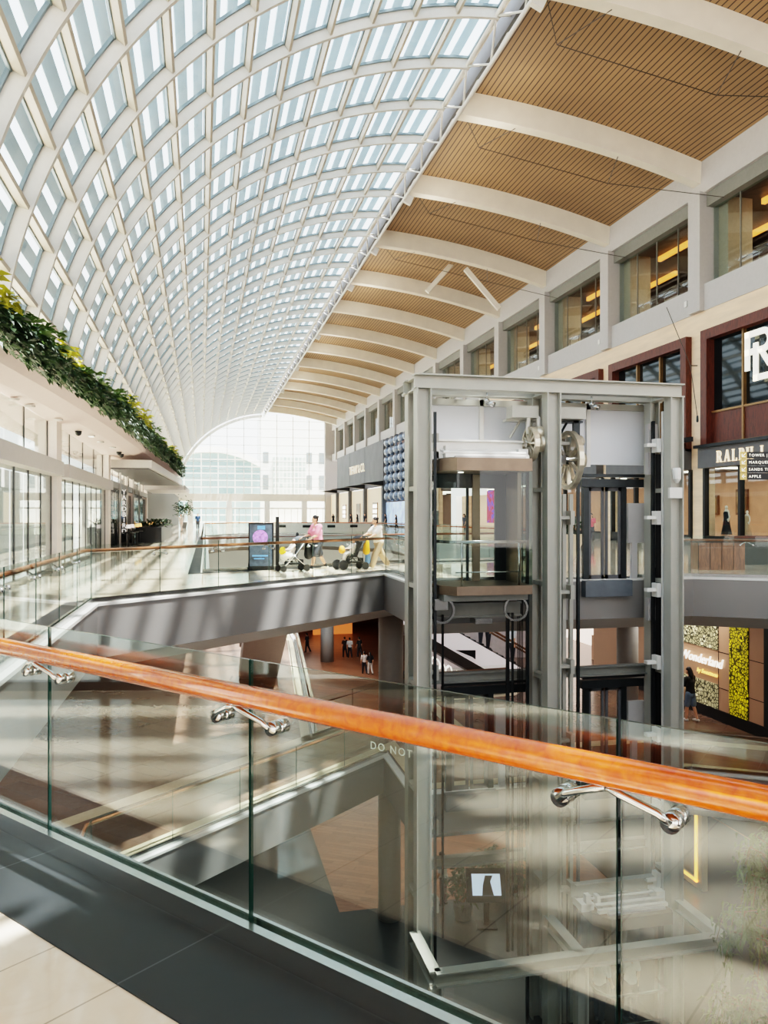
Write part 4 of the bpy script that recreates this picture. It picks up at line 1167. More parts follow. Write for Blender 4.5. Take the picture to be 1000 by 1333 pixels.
# lower ring frame standing on posts
RY, RZ = 15.4, -7.7
rx0, rx1 = 4.58, 11.12
for p, q in (((rx0, RY), (rx1, RY)), ((rx0, RY), (rx0, 17.0)), ((rx1, RY), (rx1, 17.0)), ((LXM - .1, RY), (LXM - .1, 17.0))):
    MB().ibeam((*p, RZ), (*q, RZ), .24, .28, .04, .04, (0, 0, 1)).obj('ring_beam', steel_paint, sh)
for x in (rx0, LXM - .1, rx1):
    MB().ibeam((x, RY, B2), (x, RY, RZ - .14), .24, .24, .03, .03, (1, 0, 0)).obj('ring_post', steel_paint, sh)
# glass sheets of the shaft
for xa, xb in ((LX0 + .2, LXM - .2), (LXM + .2, LX1 - .2)):
    mb = MB(); mb.quad((xa, RY + .02, B2), (xb, RY + .02, B2), (xb, RY + .02, RZ - .15), (xa, RY + .02, RZ - .15)); mb.obj('glass_sheet', g_rail, sh)
# guide rails, cables, fixings
for x in (5.08, 7.5, 8.8, 10.8):
    mb = MB(); mb.beam((x, 17.6 if x > 6 else 17.1, B2), (x, 17.6 if x > 6 else 17.1, 3.9), .06, .05, (0, 1, 0)); mb.beam((x, 17.66 if x > 6 else 17.16, B2), (x, 17.66 if x > 6 else 17.16, 3.9), .015, .09, (0, 1, 0)); mb.obj('guide_rail', darkmetal, sh)
for x in (8.42, 8.6, 11.16):
    mb = MB(); mb.beam((x, 17.6, B2), (x, 17.6, 2.1 if x < 9 else 4.2), .09, .09, (0, 1, 0)); mb.obj('guide_rail', steel_paint, sh)
for z in [-9 + 1.75 * q for q in range(8)]:
    for x, w in ((LX0 + .3, .3), (LX1 - .35, .34), (LX1 + .2, .4), (LXM + .45, .5)):
        mb = MB(); mb.box(x - w / 2, x + w / 2, 17.35, 17.5, z, z + .08); mb.box(x + w / 2 - .1, x + w / 2, 17.3, 17.55, z - .13, z + .2); mb.obj('rail_bracket', white if x > 10 else steel_paint, sh)
mb = MB()
for q in range(6): mb.tube([(10.93 + q * .03, 17.7, 3.1), (10.93 + q * .03, 17.7, -7.4)], .014, 5)
mb.obj('hoist_cables', blackm, sh)
mb = MB()
for q in range(4): mb.tube([(7.42 + q * .04, 18.0, 3.3), (7.42 + q * .04, 18.0, -9)], .012, 5)
mb.obj('hoist_cables', blackm, sh)
mb = MB(); mb.box(10.98, 11.1, 17.75, 17.86, -9, .3); mb.obj('counterweight_guard', darkmetal, sh)
mb = MB(); mb.beam((5.02, 17.5, B2), (5.02, 17.5, 3.2), .1, .12, (0, 1, 0)); mb.obj('cable_tray', blackm, sh)
mb = MB(); mb.beam((LX1 - .12, 17.3, -8), (LX1 - .12, 17.3, 4.1), .07, .07, (0, 1, 0)); mb.obj('conduit', white, sh)
for x, z in ((6.6, TOP - .42), (9.3, TOP - .42)):
    mb = MB(); mb.ell((x, 17.9, z), .07, .07, .07, 10, 6); mb.tube([(x, 17.9, z), (x, 17.9, z + .2)], .02, 6); mb.tube([(x, 17.9, z - .04), (x + .12, 17.75, z - .1)], [.05, .07], 8)
    mb.obj('floodlight', metal, sh, smooth=True)
for z, s in ((3.3, .2), (2.6, .16), (-1.0, .18)):
    mb = MB(); mb.box(10.75, 10.75 + s * 1.3, 17.75, 17.9, z, z + .55); mb.box(10.78, 10.75 + s * 1.2, 17.72, 17.75, z + .05, z + .4); mb.obj('control_box', wallgrey, sh)
mb = MB(); mb.lathe((LX1 - .08, 16.8, 2.35), [(.03, 0), (.09, .1), (.1, .3), (.08, .36)], 10); mb.box(LX1 - .25, LX1 + .08, 16.82, 16.9, 2.0, 2.25); mb.obj('sensor_unit', white, sh)

# hoist machines on the shaft (flat spoked sheaves)
cast = mat('cast_cream_metal', (206, 196, 176), .3, .6, var=.12, scale=8)
def hoist(x, y, z, r, label):
    t = thing('hoist_machine', label, 'hoist', (x, y, z - r))
    mb = MB(); mb.lathe((x, y, z), [(r, -.06), (r, .06), (r * .86, .06), (r * .86, -.06), (r, -.06)], 28, 'X', False); mb.obj('rim', cast, t)
    mb = MB()
    for q in range(12):
        an = 2 * PI * q / 12; d = V((0, math.cos(an), math.sin(an))); c = V((x, y, z))
        mb.beam(c + d * r * .15, c + d * r * .88, .05, .09, (1, 0, 0))
    mb.obj('spokes', cast, t)
    mb = MB(); mb.lathe((x, y, z), [(r * .2, -.12), (r * .2, .16), (r * .1, .22)], 16, 'X'); mb.obj('hub', chrome, t)
    mb = MB(); mb.lathe((x + .16, y - .05, z + r * .62), [(.1, -.1), (.16, -.05), (.16, .12), (.08, .2)], 14, 'X'); mb.lathe((x + .2, y - .1, z), [(.14, -.06), (.2, 0), (.18, .14), (.08, .18)], 14, 'X'); mb.obj('brake_unit', cast, t, smooth=True)
    return t
hoist(8.5, 17.5, 2.9, .7, 'spoked cream hoist wheel beside the middle shaft column, right side')
hm = hoist(7.45, 17.3, 3.25, .4, 'smaller hoist wheel with looped white cable above the left lift car')
mb = MB(); mb.tube([(7.42, 17.4, 3.5), (7.4, 17.3, 3.85), (7.5, 17.25, 4.0), (7.62, 17.25, 3.85), (7.65, 17.3, 3.4)], .045, 8); mb.obj('looped_cable', white, hm, smooth=True)
for x0, lab in ((6.95, 'left'), (8.15, 'right')):
    mb = MB(); mb.box(x0, x0 + .65, 17.2, 17.55, 3.85, 4.12); mb.obj('motor_beam', steel_paint, sh)
    mb = MB(); mb.box(x0 + .5, x0 + .64, 17.55, 17.62, 3.0, 3.85); mb.box(x0 - .0, x0 + .75, 17.55, 17.8, 3.8, 3.85); mb.tube([(x0 + .1, 17.6, 3.4), (x0 + .35, 17.6, 3.8)], .03, 6); mb.obj('hanger', darkmetal if lab == 'right' else steel_paint, sh)

# lift cars
def lift_car(x0, x1, zf, label, full=True):
    yf, yr = 16.6, 18.15
    cx = (x0 + x1) / 2
    t = thing('lift_car', label, 'lift car', (cx, (yf + yr) / 2, zf - .2))
    ch = .28
    poly = [(x0 + ch, yf), (x1 - .03, yf), (x1, yf + .1), (x1, yr), (x0, yr), (x0, yf + ch * 1.4)]
    zc = zf + 2.82
    def pl(z0, z1, name, m, ex=0.0):
        mb = MB(); mb.prism([(p[0], p[1], z0) for p in poly], (0, 0, z1 - z0)); return mb.obj(name, m, t)
    pl(zf - .2, zf, 'floor_platform', bronze)
    pl(zc - .28, zc, 'ceiling_band', bronze)
    n = len(poly)
    for j in (5, 0, 2, 4):
        a_, b_ = V(poly[j]), V(poly[(j + 1) % n])
        if j == 4: a_, b_ = V(poly[4]), V(poly[5])
        if j == 3: continue
        mb = MB(); mb.quad((*a_, zf), (*b_, zf), (*b_, zc - .28), (*a_, zc - .28)); mb.obj('glass_wall', g_lift, t)
    mb = MB()
    mb.box(x0, x0 + .25, yr - .08, yr, zf, zc - .28); mb.box(x1 - .35, x1, yr - .08, yr, zf, zc - .28); mb.box(x0, x1, yr - .08, yr, zf + 2.2, zc - .28); mb.box(cx - .03, cx + .03, yr - .06, yr, zf, zf + 2.2)
    mb.obj('rear_door_frame', darkmetal, t)
    mb = MB(); mb.box(x1 - .14, x1 - .05, 17.2, 17.9, zf, zc - .28); mb.box(cx + .1, cx + .28, yr - .14, yr - .06, zf, zc - .3); mb.obj('control_panel', bronze, t)
    mb = MB()
    for zz in (.95, .98): mb.tube([(x0 + .12, yr - .3, zf + zz), (x0 + .12, yf + ch * 1.5, zf + zz), (x0 + ch + .06, yf + .12, zf + zz), (x1 - .12, yf + .12, zf + zz), (x1 - .12, yr - .3, zf + zz)], .022, 6)
    for xx in (x0 + ch + .15, x1 - .3): mb.tube([(xx, yf + .12, zf), (xx, yf + .12, zf + .95)], .02, 6)
    mb.tube([(x0 + ch, yf + .12, zf + .3), (x1 - .12, yf + .12, zf + .3)], .015, 6)
    mb.obj('inner_handrail', metal, t, smooth=True)
    mb = MB(); mb.lathe((x0 + .6, 17.3, zc - .3), [(.06, 0), (.06, .02)], 12); mb.obj('ceiling_spotlight', white_light, t)
    # roof gear
    mb = MB(); mb.ibeam((x0 - .2, 17.5, zc + .3), (x1 + .1, 17.5, zc + .3), .18, .34, .04, .03, (0, 0, 1)); mb.obj('crosshead_beam', white if full else steel_paint, t)
    mb = MB(); mb.box(x0 + .1, x1, 16.85, 16.95, zc + .02, zc + .1); mb.tube([(x0 + .1, 17.05, zc + .14), (x1, 17.05, zc + .14)], .04, 8); mb.tube([(x0 + .1, 17.25, zc + .2), (x1, 17.25, zc + .2)], .03, 8)
    mb.box(x0 - .22, x0 + .1, 17.1, 17.6, zc - .02, zc + .16); mb.box(x0 - .1, x0 + .02, 17.1, 17.25, zc, zc + .36); mb.box(x0 + .18, x0 + .27, 17.1, 17.3, zc + .02, zc + .3)
    mb.box(x1 - .15, x1 + .08, 17.1, 17.6, zc, zc + .25); mb.obj('roller_guides', white, t)
    mb = MB(); mb.box(x0 + .3, x1 - .12, 16.75, 18.0, zc, zc + .05); mb.box(x0 + .5, x1 - .35, 16.95, 17.85, zc + .05, zc + .11); mb.obj('roof_tray', wallgrey, t)
    # underside
    mb = MB(); mb.ibeam((x0 - .1, 17.5, zf - .62), (x1 + .05, 17.5, zf - .62), .2, .34, .04, .03, (0, 0, 1)); mb.box(x0 + .05, x1 - .05, 16.8, 18.0, zf - .34, zf - .2); mb.obj('sling_beam', steel_dark, t)
    for xx in (x0 + .12, x1 - .18):
        mb = MB(); mb.lathe((xx, 17.2, zf - .58), [(.3, -.03), (.3, .03), (.25, .03), (.25, -.03), (.3, -.03)], 18, 'Y', False); mb.obj('guide_ring', metal, t)
    mb = MB(); mb.box(x0 - .1, x0 + .2, 17.0, 17.4, zf - .55, zf - .3); mb.obj('roller_block', metal, t)
    mb = MB(); mb.box(cx - .15, cx + .25, 17.1, 17.5, zf - .9, zf - .78); mb.obj('buffer_plate', metal, t)
    mb = MB(); mb.tube([(x0 + .2, 17.4, zf - .7), (x0 + .2, 17.4, -8)], .03, 6); mb.tube([(x1 - .3, 17.4, zf - .7), (x1 - .3, 17.4, -8.5)], .045, 6); mb.tube([(x1 - .18, 17.4, zf - .7), (x1 - .18, 17.4, -8.5)], .03, 6)
    if full: mb.obj('travelling_cable', blackm, t)
    return t
lift_car(5.15, 7.22, .04, 'glass lift car stopped at the bridge level in the left half of the shaft')
lift_car(8.85, 10.72, B2 + .05, 'glass lift car standing at the bottom of the right half of the shaft', full=False)
# landing doors (right shaft) at two levels, left shaft below
def landing_door(x0, x1, z, label):
    t = thing('landing_door', label, 'lift door', ((x0 + x1) / 2, 18.3, z))
    y0, y1 = 18.26, 18.36
    mb = MB()
    for a_, b_ in ((x0, x0 + .14), (x1 - .14, x1)): mb.box(a_, b_, y0, y1, z, z + 2.35)
    mb.box(x0 - .1, x1 + .9, y0 - .1, y1, z + 2.3, z + 2.5); mb.box(x0 - .1, x1 + 1.0, y0 - .15, y1, z + 2.55, z + 2.62)
    mb.obj('frame', darkmetal, t)
    xm = (x0 + x1) / 2
    for a_, b_ in ((x0 + .14, xm - .02), (xm + .02, x1 - .14)):
        mb = MB(); mb.box(a_, a_ + .07, y0 + .03, y1 - .02, z, z + 2.3); mb.box(b_ - .07, b_, y0 + .03, y1 - .02, z, z + 2.3); mb.box(a_, b_, y0 + .03, y1 - .02, z, z + .1); mb.box(a_, b_, y0 + .03, y1 - .02, z + 2.2, z + 2.3)
        d = mb.obj('door_leaf', graphite, t)
        mb = MB(); mb.quad((a_ + .07, y0 + .06, z + .1), (b_ - .07, y0 + .06, z + .1), (b_ - .07, y0 + .06, z + 2.2), (a_ + .07, y0 + .06, z + 2.2)); mb.obj('pane', g_rail, d)
    mb = MB(); mb.box(x0 - .05, x1 + .05, y0 - .2, y1, z - .42, z - .02); mb.obj('sill_apron', mat('slate_apron', (92, 98, 104), .4, .2), t)
    mb = MB(); mb.box(x1 + .05, x1 + .5, y0, y1, z + .9, z + 1.9); mb.box(x1 + .15, x1 + .3, y0, y1, z, z + .9); mb.obj('call_post', wallgrey, t)
    return t
landing_door(9.28, 10.45, 0, 'glazed lift landing doors in dark frame at bridge level, right half of the shaft')
landing_door(9.28, 10.45, B1, 'dim lift landing doors one floor below, right half of the shaft')
landing_door(5.7, 6.9, B1, 'dim lift landing doors one floor below, left half of the shaft')
mb = MB(); mb.box(10.5, 11.0, 18.3, 18.38, -.5, -.15); mb.obj('landing_fascia', fascial, None, 'pale fascia strip under the lift landing', 'panel')

# ---------------------------------------------------------------- round columns under the bridge, lower floors
def rcol(px_, py_, z, r, z0, z1, label):
    p = at_z(px_, py_, z)
    MB().tube([(p.x, p.y, z0), (p.x, p.y, z1)], r, 28).obj('round_column', column_grey, None, label, 'column', smooth=True)
    return p
p = at_d(509, 850, 24.5); MB().tube([(p.x, p.y, B1), (p.x, p.y, -1.3)], .38, 28).obj('round_column', column_grey, None, 'thick round grey column holding the bridge left of the lift shaft', 'column', smooth=True)
p = at_d(507, 1100, 24.0); MB().tube([(p.x, p.y, B2), (p.x, p.y, B1 - 1.3)], .34, 28).obj('round_column', column_grey, None, 'round grey column on the bottom floor below the lower bridge', 'column', smooth=True)
p = at_d(817, 850, 26.0); MB().tube([(p.x, p.y, B1), (p.x, p.y, -1.3)], .34, 24).obj('round_column', column_grey, None, 'round grey column behind the right lift shaft on the lower floor', 'column', smooth=True)
p = at_d(426, 830, 66.0); MB().tube([(p.x, p.y, B2), (p.x, p.y, B1 - 1.3)], .55, 20).obj('round_column', column_grey, None, 'distant round grey column on the bottom floor seen under the bridge', 'column', smooth=True)

# lower right shop wall with flower pattern panels
SX = 16.2
tanp = mat('tan_wall_panel', (204, 164, 136), .45, var=.06, scale=.8)
mb = MB(); mb.box(SX, SX + .3, 20.5, 30, B1 + .35, -1.3)
struct('wall_tan_shop', mb, tanp)
mb = MB()
for z in (-3.95, -2.8): mb.box(SX - .008, SX, 20.5, 22.6, z, z + .02)
for y in (21.15, 22.05, 22.6): mb.box(SX - .008, SX, y, y + .02, B1 + .35, -1.3)
struct('trim_9', mb, blackm)
mb = MB(); mb.box(SX - .05, SX + .3, -8, 30, B1, B1 + .35); struct('baseboard_right', mb, blackm)
mb = MB(); mb.box(SX, SX + .3, -8, 20.5, B1 + .35, -1.3); struct('wall_dark_shop', mb, mat('black_green_wall', (36, 44, 42), .35))
cf = flower_mat('cream_flower_screen', (50, 52, 40), (236, 230, 190), (176, 170, 132), 2.6, .4)
yf_ = flower_mat('yellow_flower_screen', (70, 64, 10), (244, 224, 30), (196, 182, 28), 2.8, .35)
for z0, z1, nm in ((-2.75, -1.35, 'upper'), (-4.64, -3.85, 'lower')):
    mb = MB(); mb.box(SX - .04, SX, 22.62, 26.2, z0, z1)
    mb.obj('flower_screen_panel', cf, None, 'cream flower-patterned screen panel, the %s one beside the shop name' % nm, 'panel')
mb = MB(); mb.box(SX - .04, SX, 21.18, 22.03, -4.64, -1.35); mb.obj('flower_screen_panel', yf_, None, 'tall bright yellow flower-patterned screen panel on the lower right wall', 'panel')
lw = em('warm_white_letter', (255, 250, 236), 1.4)
t = text_mb('Wonderland', .44, (SX - .05, 23.5, -3.3), (0, -1, 0), ext=.02, shear=.3); t.obj('shop_sign', lw, None, 'white script lettering on the tan wall between flower panels', 'sign')
t = text_mb('by Sweetness', .2, (SX - .05, 23.15, -3.62), (0, -1, 0), ext=.015, shear=.3); t.obj('shop_sign', em('gold_script', (255, 210, 110), 1.2), None, 'small gold script line below the white script lettering', 'sign')
# bright shop behind the lifts on the lower floor
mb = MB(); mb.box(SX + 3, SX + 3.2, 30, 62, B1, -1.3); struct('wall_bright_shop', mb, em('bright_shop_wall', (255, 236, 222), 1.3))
mb = MB(); mb.box(SX, SX + .3, 30, 31, B1, -1.3); mb.box(SX, SX + .3, 44, 45, B1, -1.3); struct('wall_shop_pier', mb, tanp)
p = at_d(786, 850, 36.5)
t = thing('lattice_screen', 'dark brown lattice screen with hanging ornaments in the bright lower shop', 'screen', (p.x, p.y, B1))
mb = MB()
for q in range(14): mb.tube([(p.x - .45 + .07 * q, p.y, B1 + 1.2 + .1 * (q % 3)), (p.x - .35 + .07 * q, p.y, -1.4)], .02, 5)
for q in range(12): mb.tube([(p.x - .5, p.y, B1 + 1.5 + .18 * q), (p.x + .5, p.y, B1 + 1.3 + .18 * q)], .02, 5)
mb.obj('lattice', brown_wood, t)
mb = MB(); mb.box(p.x - .5, p.x + .5, p.y - .2, p.y + .2, B1, B1 + 1.1); mb.obj('cabinet', mat('peach_cabinet', (232, 190, 160), .5), t)

# escalator between the floors, seen side on behind the lifts
ea = at_d(560, 800, 32.5); eb = at_d(700, 884, 34.0)
es = thing('escalator', 'white-sided escalator running down to the right behind the lift shaft', 'escalator', (eb.x, eb.y, B1))
dirv = (eb - ea); dirv.z = 0; dv = dirv.normalized(); side = V((-dv.y, dv.x, 0))
slope = math.tan(math.radians(29))
def epl(px_, py_, o=0.0):
    # plane containing ea, eb and vertical
    n_ = side; w = ray(px_, py_); k = (ea - V((0, 0, EYE))).dot(n_) / w.dot(n_)
    return V((0, 0, EYE)) + w * k + side * o
P1, P2, P3, P4 = epl(530, 786), epl(720, 893), epl(720, 930), epl(530, 815)
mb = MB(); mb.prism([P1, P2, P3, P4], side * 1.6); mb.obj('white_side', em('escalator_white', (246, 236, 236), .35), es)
mb = MB(); mb.prism([epl(530, 813, -.05), epl(720, 922, -.05), epl(720, 936, -.05), epl(530, 827, -.05)], side * 1.7); mb.obj('dark_underside', mat('dark_truss', (62, 54, 50), .5), es)
mb = MB(); a1, a2 = epl(530, 786, .1), epl(720, 893, .1)
mb.quad(a1, a2, a2 + V((0, 0, .9)), a1 + V((0, 0, .9))); mb.obj('glass_side', g_rail, es)
mb = MB(); mb.tube([a1 + V((0, 0, .92)), a2 + V((0, 0, .92))], .05, 8); mb.tube([a1 + side * 1.3 + V((0, 0, .92)), a2 + side * 1.3 + V((0, 0, .92))], .05, 8); mb.obj('handrail', brown_wood, es)
mb = MB()
for q in range(26):
    c = a1.lerp(a2, (q + .5) / 26) + side * .65 - V((0, 0, .1)); mb.obox(c, .42, 1.0, .2, math.atan2(dv.y, dv.x))
mb.obj('steps', darkmetal, es)
EA1, EA2, ESIDE = a1, a2, side
mb = MB(); mb.prism([epl(592, 846, -.1), epl(618, 846, -.1), epl(618, 858, -.1), epl(614, 855, -.1)], side * .05); mb.obj('wall_bracket', blackm, es)
# sloping coloured lettering seen below the escalator
pw = at_d(600, 870, 37.0)
bb = thing('sign_wall', 'tall grey-pink wall with slanted white lettering below the escalator', 'sign', (pw.x, pw.y, B2))
q0, q1 = at_d(548, 840, 37), at_d(690, 840, 37); d_ = (q1 - q0).normalized()
mb = MB(); mb.prism([(q0.x, q0.y, B2), (q1.x, q1.y, B2), (q1.x, q1.y, -1.9), (q0.x, q0.y, -1.9)], V((-d_.y, d_.x, 0)) * .2); mb.obj('wall', mat('mauve_wall', (196, 184, 184), .5), bb)
t = text_mb('TOYWAN', .75, at_d(590, 884, 36.8), d_ - V((0, 0, .6)), ext=.02); t.obj('lettering', lw, bb)

# far bottom floor and pieces
low_wall = mat('low_wall_brown', (120, 88, 70), .5, var=.3, scale=.5)
mb = MB(); mb.box(-14, 32, 88, 90, B2, B1 - 1.3); struct('wall_low_far', mb, low_wall)
mb = MB(); mb.box(-14.2, -14, -14, 90, B2, -1.3); struct('wall_low_left', mb, low_wall)
mb = MB(); mb.box(20, 20.3, -14, 88, B2, B1 - 1.3); struct('wall_low_right', mb, mat('low_wall_dark', (60, 52, 50), .4, var=.3, scale=.6))
mb = MB(); mb.box(-14, 32, -14.2, -14, B2, -1.3); struct('wall_low_near', mb, mat('low_wall_dark', (60, 52, 50), .4))
mb = MB(); mb.box(-14, 32, 72, 72.4, B1, -1.3); struct('wall_glow_far', mb, em('pale_glow_wall', (206, 200, 190), .5))  # added wall that glows to brighten the far lower floor
mb = MB(); mb.box(11, 15, 80, 80.4, B2, B2 + 3.0); struct('wall_orange_shop', mb, em('orange_lit_wall', (226, 130, 70), .6))
fr = thing('light_frame', 'gold glowing rectangular frame on the bottom floor, right of the lift shaft', 'light', (15.6, 23, B2))
pa, pb = at_X(916, 1068, 15.6), at_X(896, 1150, 15.6)
mb = MB(); yA = pa.y
for z_ in (B2 + .1,): mb.box(15.55, 15.75, yA, yA + 3.2, z_, z_ + .22)
mb.box(15.55, 15.75, yA - .0, yA + .28, B2 + .1, B1 - 1.4); mb.box(15.55, 15.75, yA + 2.9, yA + 3.2, B2 + .1, B1 - 1.4); mb.obj('surround', cream, fr)
mb = MB(); mb.box(15.5, 15.56, yA + .24, yA + .34, B2 + .3, B1 - 1.4); mb.box(15.5, 15.56, yA + .24, yA + 2.9, B2 + .3, B2 + .38); mb.obj('light_strip', em('gold_strip', (255, 190, 80), 2.2), fr)
mb = MB(); mb.box(15.72, 15.76, yA + .28, yA + 2.9, B2 + .3, B1 - 1.4); mb.obj('dark_pane', blackm, fr)
# tilted kiosk screen with plants, bottom floor
pk = at_d(633, 1152, 23.5)
ks = thing('kiosk_screen', 'tilted black-framed display screen glowing pale blue on the bottom floor', 'screen', (pk.x, pk.y, B2), -TH)
R_ = XF[ks]; hz = pk.z - B2
def tl(x, y, z):  # tilted board
    return V((x, y * math.cos(.9) * 1 - z * math.sin(.9), hz + y * math.sin(.9) + z * math.cos(.9)))
mb = MB(); mb.hexa([tl(-.58, -.48, -.05), tl(.58, -.48, -.05), tl(.58, .46, -.05), tl(-.58, .46, -.05), tl(-.58, -.48, .03), tl(.58, -.48, .03), tl(.58, .46, .03), tl(-.58, .46, .03)]); mb.obj('housing', blackm, ks, local=True)
mb = MB(); mb.quad(tl(-.42, -.3, .035), tl(.42, -.3, .035), tl(.42, .3, .035), tl(-.42, .3, .035)); mb.obj('screen', em('pale_blue_screen', (205, 224, 250), .9), ks, local=True)
mb = MB(); mb.prism([tl(-.14, -.3, .04), tl(.2, -.3, .04), tl(.12, .08, .04), tl(.2, .25, .04), tl(-.02, .25, .04), tl(-.1, 0, .04)], V((0, -.004, .004))); mb.box(-.42, -.15, 0, 0, 0, 0); mb.obj('screen_picture', blackm, ks, local=True)
mb = MB(); mb.box(-.08, .08, -.05, .1, 0, hz); mb.box(-.3, .3, -.25, .25, 0, .06); mb.obj('stand', blackm, ks, local=True)
def bush(p, r, h, label, m, n=240, pot=True, L_=.3, w=.1, trunk=.0):
    t = thing('potted_plant', label, 'plant', tuple(p))
    mb = MB(); mb.lathe(p, [(r * .45, 0), (r * .55, .45), (r * .5, .5)], 16); mb.obj('pot', graphite, t)
    mb = MB()
    for q in range(7):
        an = rnd.uniform(0, 2 * PI); mb.tube([V(p) + V((0, 0, .4)), V(p) + V((r * .6 * math.cos(an), r * .6 * math.sin(an), h * rnd.uniform(.6, .95)))], .018, 5)
    mb.obj('stem', brown_wood, t)
    mb = MB()
    for q in range(n):
        d = rdir(-.8, 1); c = V(p) + V((0, 0, .35 + h * .5)) + V((d.x * r, d.y * r, d.z * h * .5)) * rnd.uniform(.3, 1)
        leaf(mb, c, rdir(-.6, .8), L_ * rnd.uniform(.7, 1.2), w, .3)
    mb.obj('foliage', m, t); return t
for k, (px_, py_) in enumerate(((603, 1150), (668, 1138), (646, 1122))):
    q = at_z(px_, py_ + 45, B2); bush((q.x, q.y, B2), .55, 1.3, 'dark potted plant %s the kiosk screen on the bottom floor' % ('left of', 'right of', 'behind')[k], leafdark)
# weeping tree at the right edge
p = at_d(1010, 1200, 15.5)
t = thing('weeping_tree', 'tall leafy green weeping tree at the lower right edge', 'tree', (p.x, p.y, B2))
leafol = mat('olive_leaf', (84, 102, 58), .45, var=.4, scale=4)
mb = MB(); mb.tube([(p.x, p.y, B2), (p.x + .05, p.y, B2 + 2.5), (p.x, p.y + .1, B2 + 5)], [.14, .11, .06], 10); mb.obj('trunk', brown_wood, t, smooth=True)
mb = MB(); bm_ = MB()
for b_ in range(70):
    an = rnd.uniform(0, 2 * PI); zb = B2 + rnd.uniform(1.8, 5.6); L_ = rnd.uniform(.5, 1.0) * (1.15 if zb < B2 + 4.5 else .7)
    o = V((p.x, p.y, zb)); e = o + V((math.cos(an) * L_, math.sin(an) * L_, .25)); tip = e + V((math.cos(an) * .15, math.sin(an) * .15, -.6))
    bm_.tube([o, e, tip], [.02, .012, .005], 4)
    for q in range(42):
        s_ = rnd.random(); c = (o.lerp(e, .4 + s_ * 1.2) if s_ < .5 else e.lerp(tip, (s_ - .5) * 2)) + V((rnd.gauss(0, .1), rnd.gauss(0, .1), rnd.gauss(0, .1)))
        leaf(mb, c, V((rnd.uniform(-1, 1), rnd.uniform(-1, 1), rnd.uniform(-1, .1))), rnd.uniform(.16, .28), .06, .4)
bm_.obj('branches', brown_wood, t); mb.obj('foliage', leafol, t)
mb = MB(); mb.lathe((p.x, p.y, B2), [(.5, 0), (.6, .6), (.62, .65)], 20); mb.obj('pot', graphite, t)

# digital totem on the bridge and dark block beside it
pt = at_z(340, 742, 0)
tt = thing('digital_totem', 'black free-standing digital poster totem with round purple artwork on the bridge', 'display', (pt.x, pt.y, 0), -TH + .1)
k_ = pt.y / pt.y
mb = MB(); mb.box(-.36, .36, -.1, .1, 0, 1.38); mb.obj('housing', blackm, tt, local=True, bevel=.01)
mb = MB(); mb.box(-.32, .32, -.106, -.1, .12, 1.33); mb.obj('screen', mat('totem_screen', (70, 82, 96), .2, var=.5, scale=4, emit=.35), tt, local=True)
mb = MB(); mb.lathe((-.02, -.11, .95), [(.22, 0), (.22, .006)], 24, 'Y'); mb.obj('round_artwork', mat('violet_artwork', (170, 120, 205), .4, var=.5, scale=14, emit=.6), tt, local=True)
mb = MB(); mb.box(-.1, .12, -.112, -.1, 1.18, 1.29); mb.box(-.25, .2, -.112, -.1, .4, .44); mb.box(-.2, .1, -.112, -.1, .32, .35); mb.obj('caption_block', mat('blue_caption', (90, 150, 210), .4, emit=.5), tt, local=True)
mb = MB(); mb.box(.42, .52, -.08, .1, 0, 1.55); mb.obj('side_panel', blackm, tt, local=True)
# low round service island seen beyond the totem, plus cream planter desk behind the right doors
pd = at_z(772, 751, 0); pd.y += .0
ds = thing('wedge_planter', 'cream wedge-shaped planter tub with dark foliage behind the glazed landing doors', 'planter', (pd.x, pd.y + 2.2, 0), -TH)
mb = MB(); mb.hexa([(-.4, -.3, 0), (.25, -.3, 0), (.25, .3, 0), (-.4, .3, 0), (-.75, -.35, 1.05), (.8, -.35, 1.05), (.8, .35, 1.05), (-.75, .35, 1.05)]); mb.obj('tub', mat('cream_tub', (232, 214, 184), .5), ds, local=True)
mb = MB()
for q in range(120): leaf(mb, V((rnd.uniform(-.6, .6), rnd.uniform(-.3, .3), rnd.uniform(1.0, 1.35))), rdir(-.1, 1), .25, .1)
mb.obj('foliage', leafdark, ds, local=True)
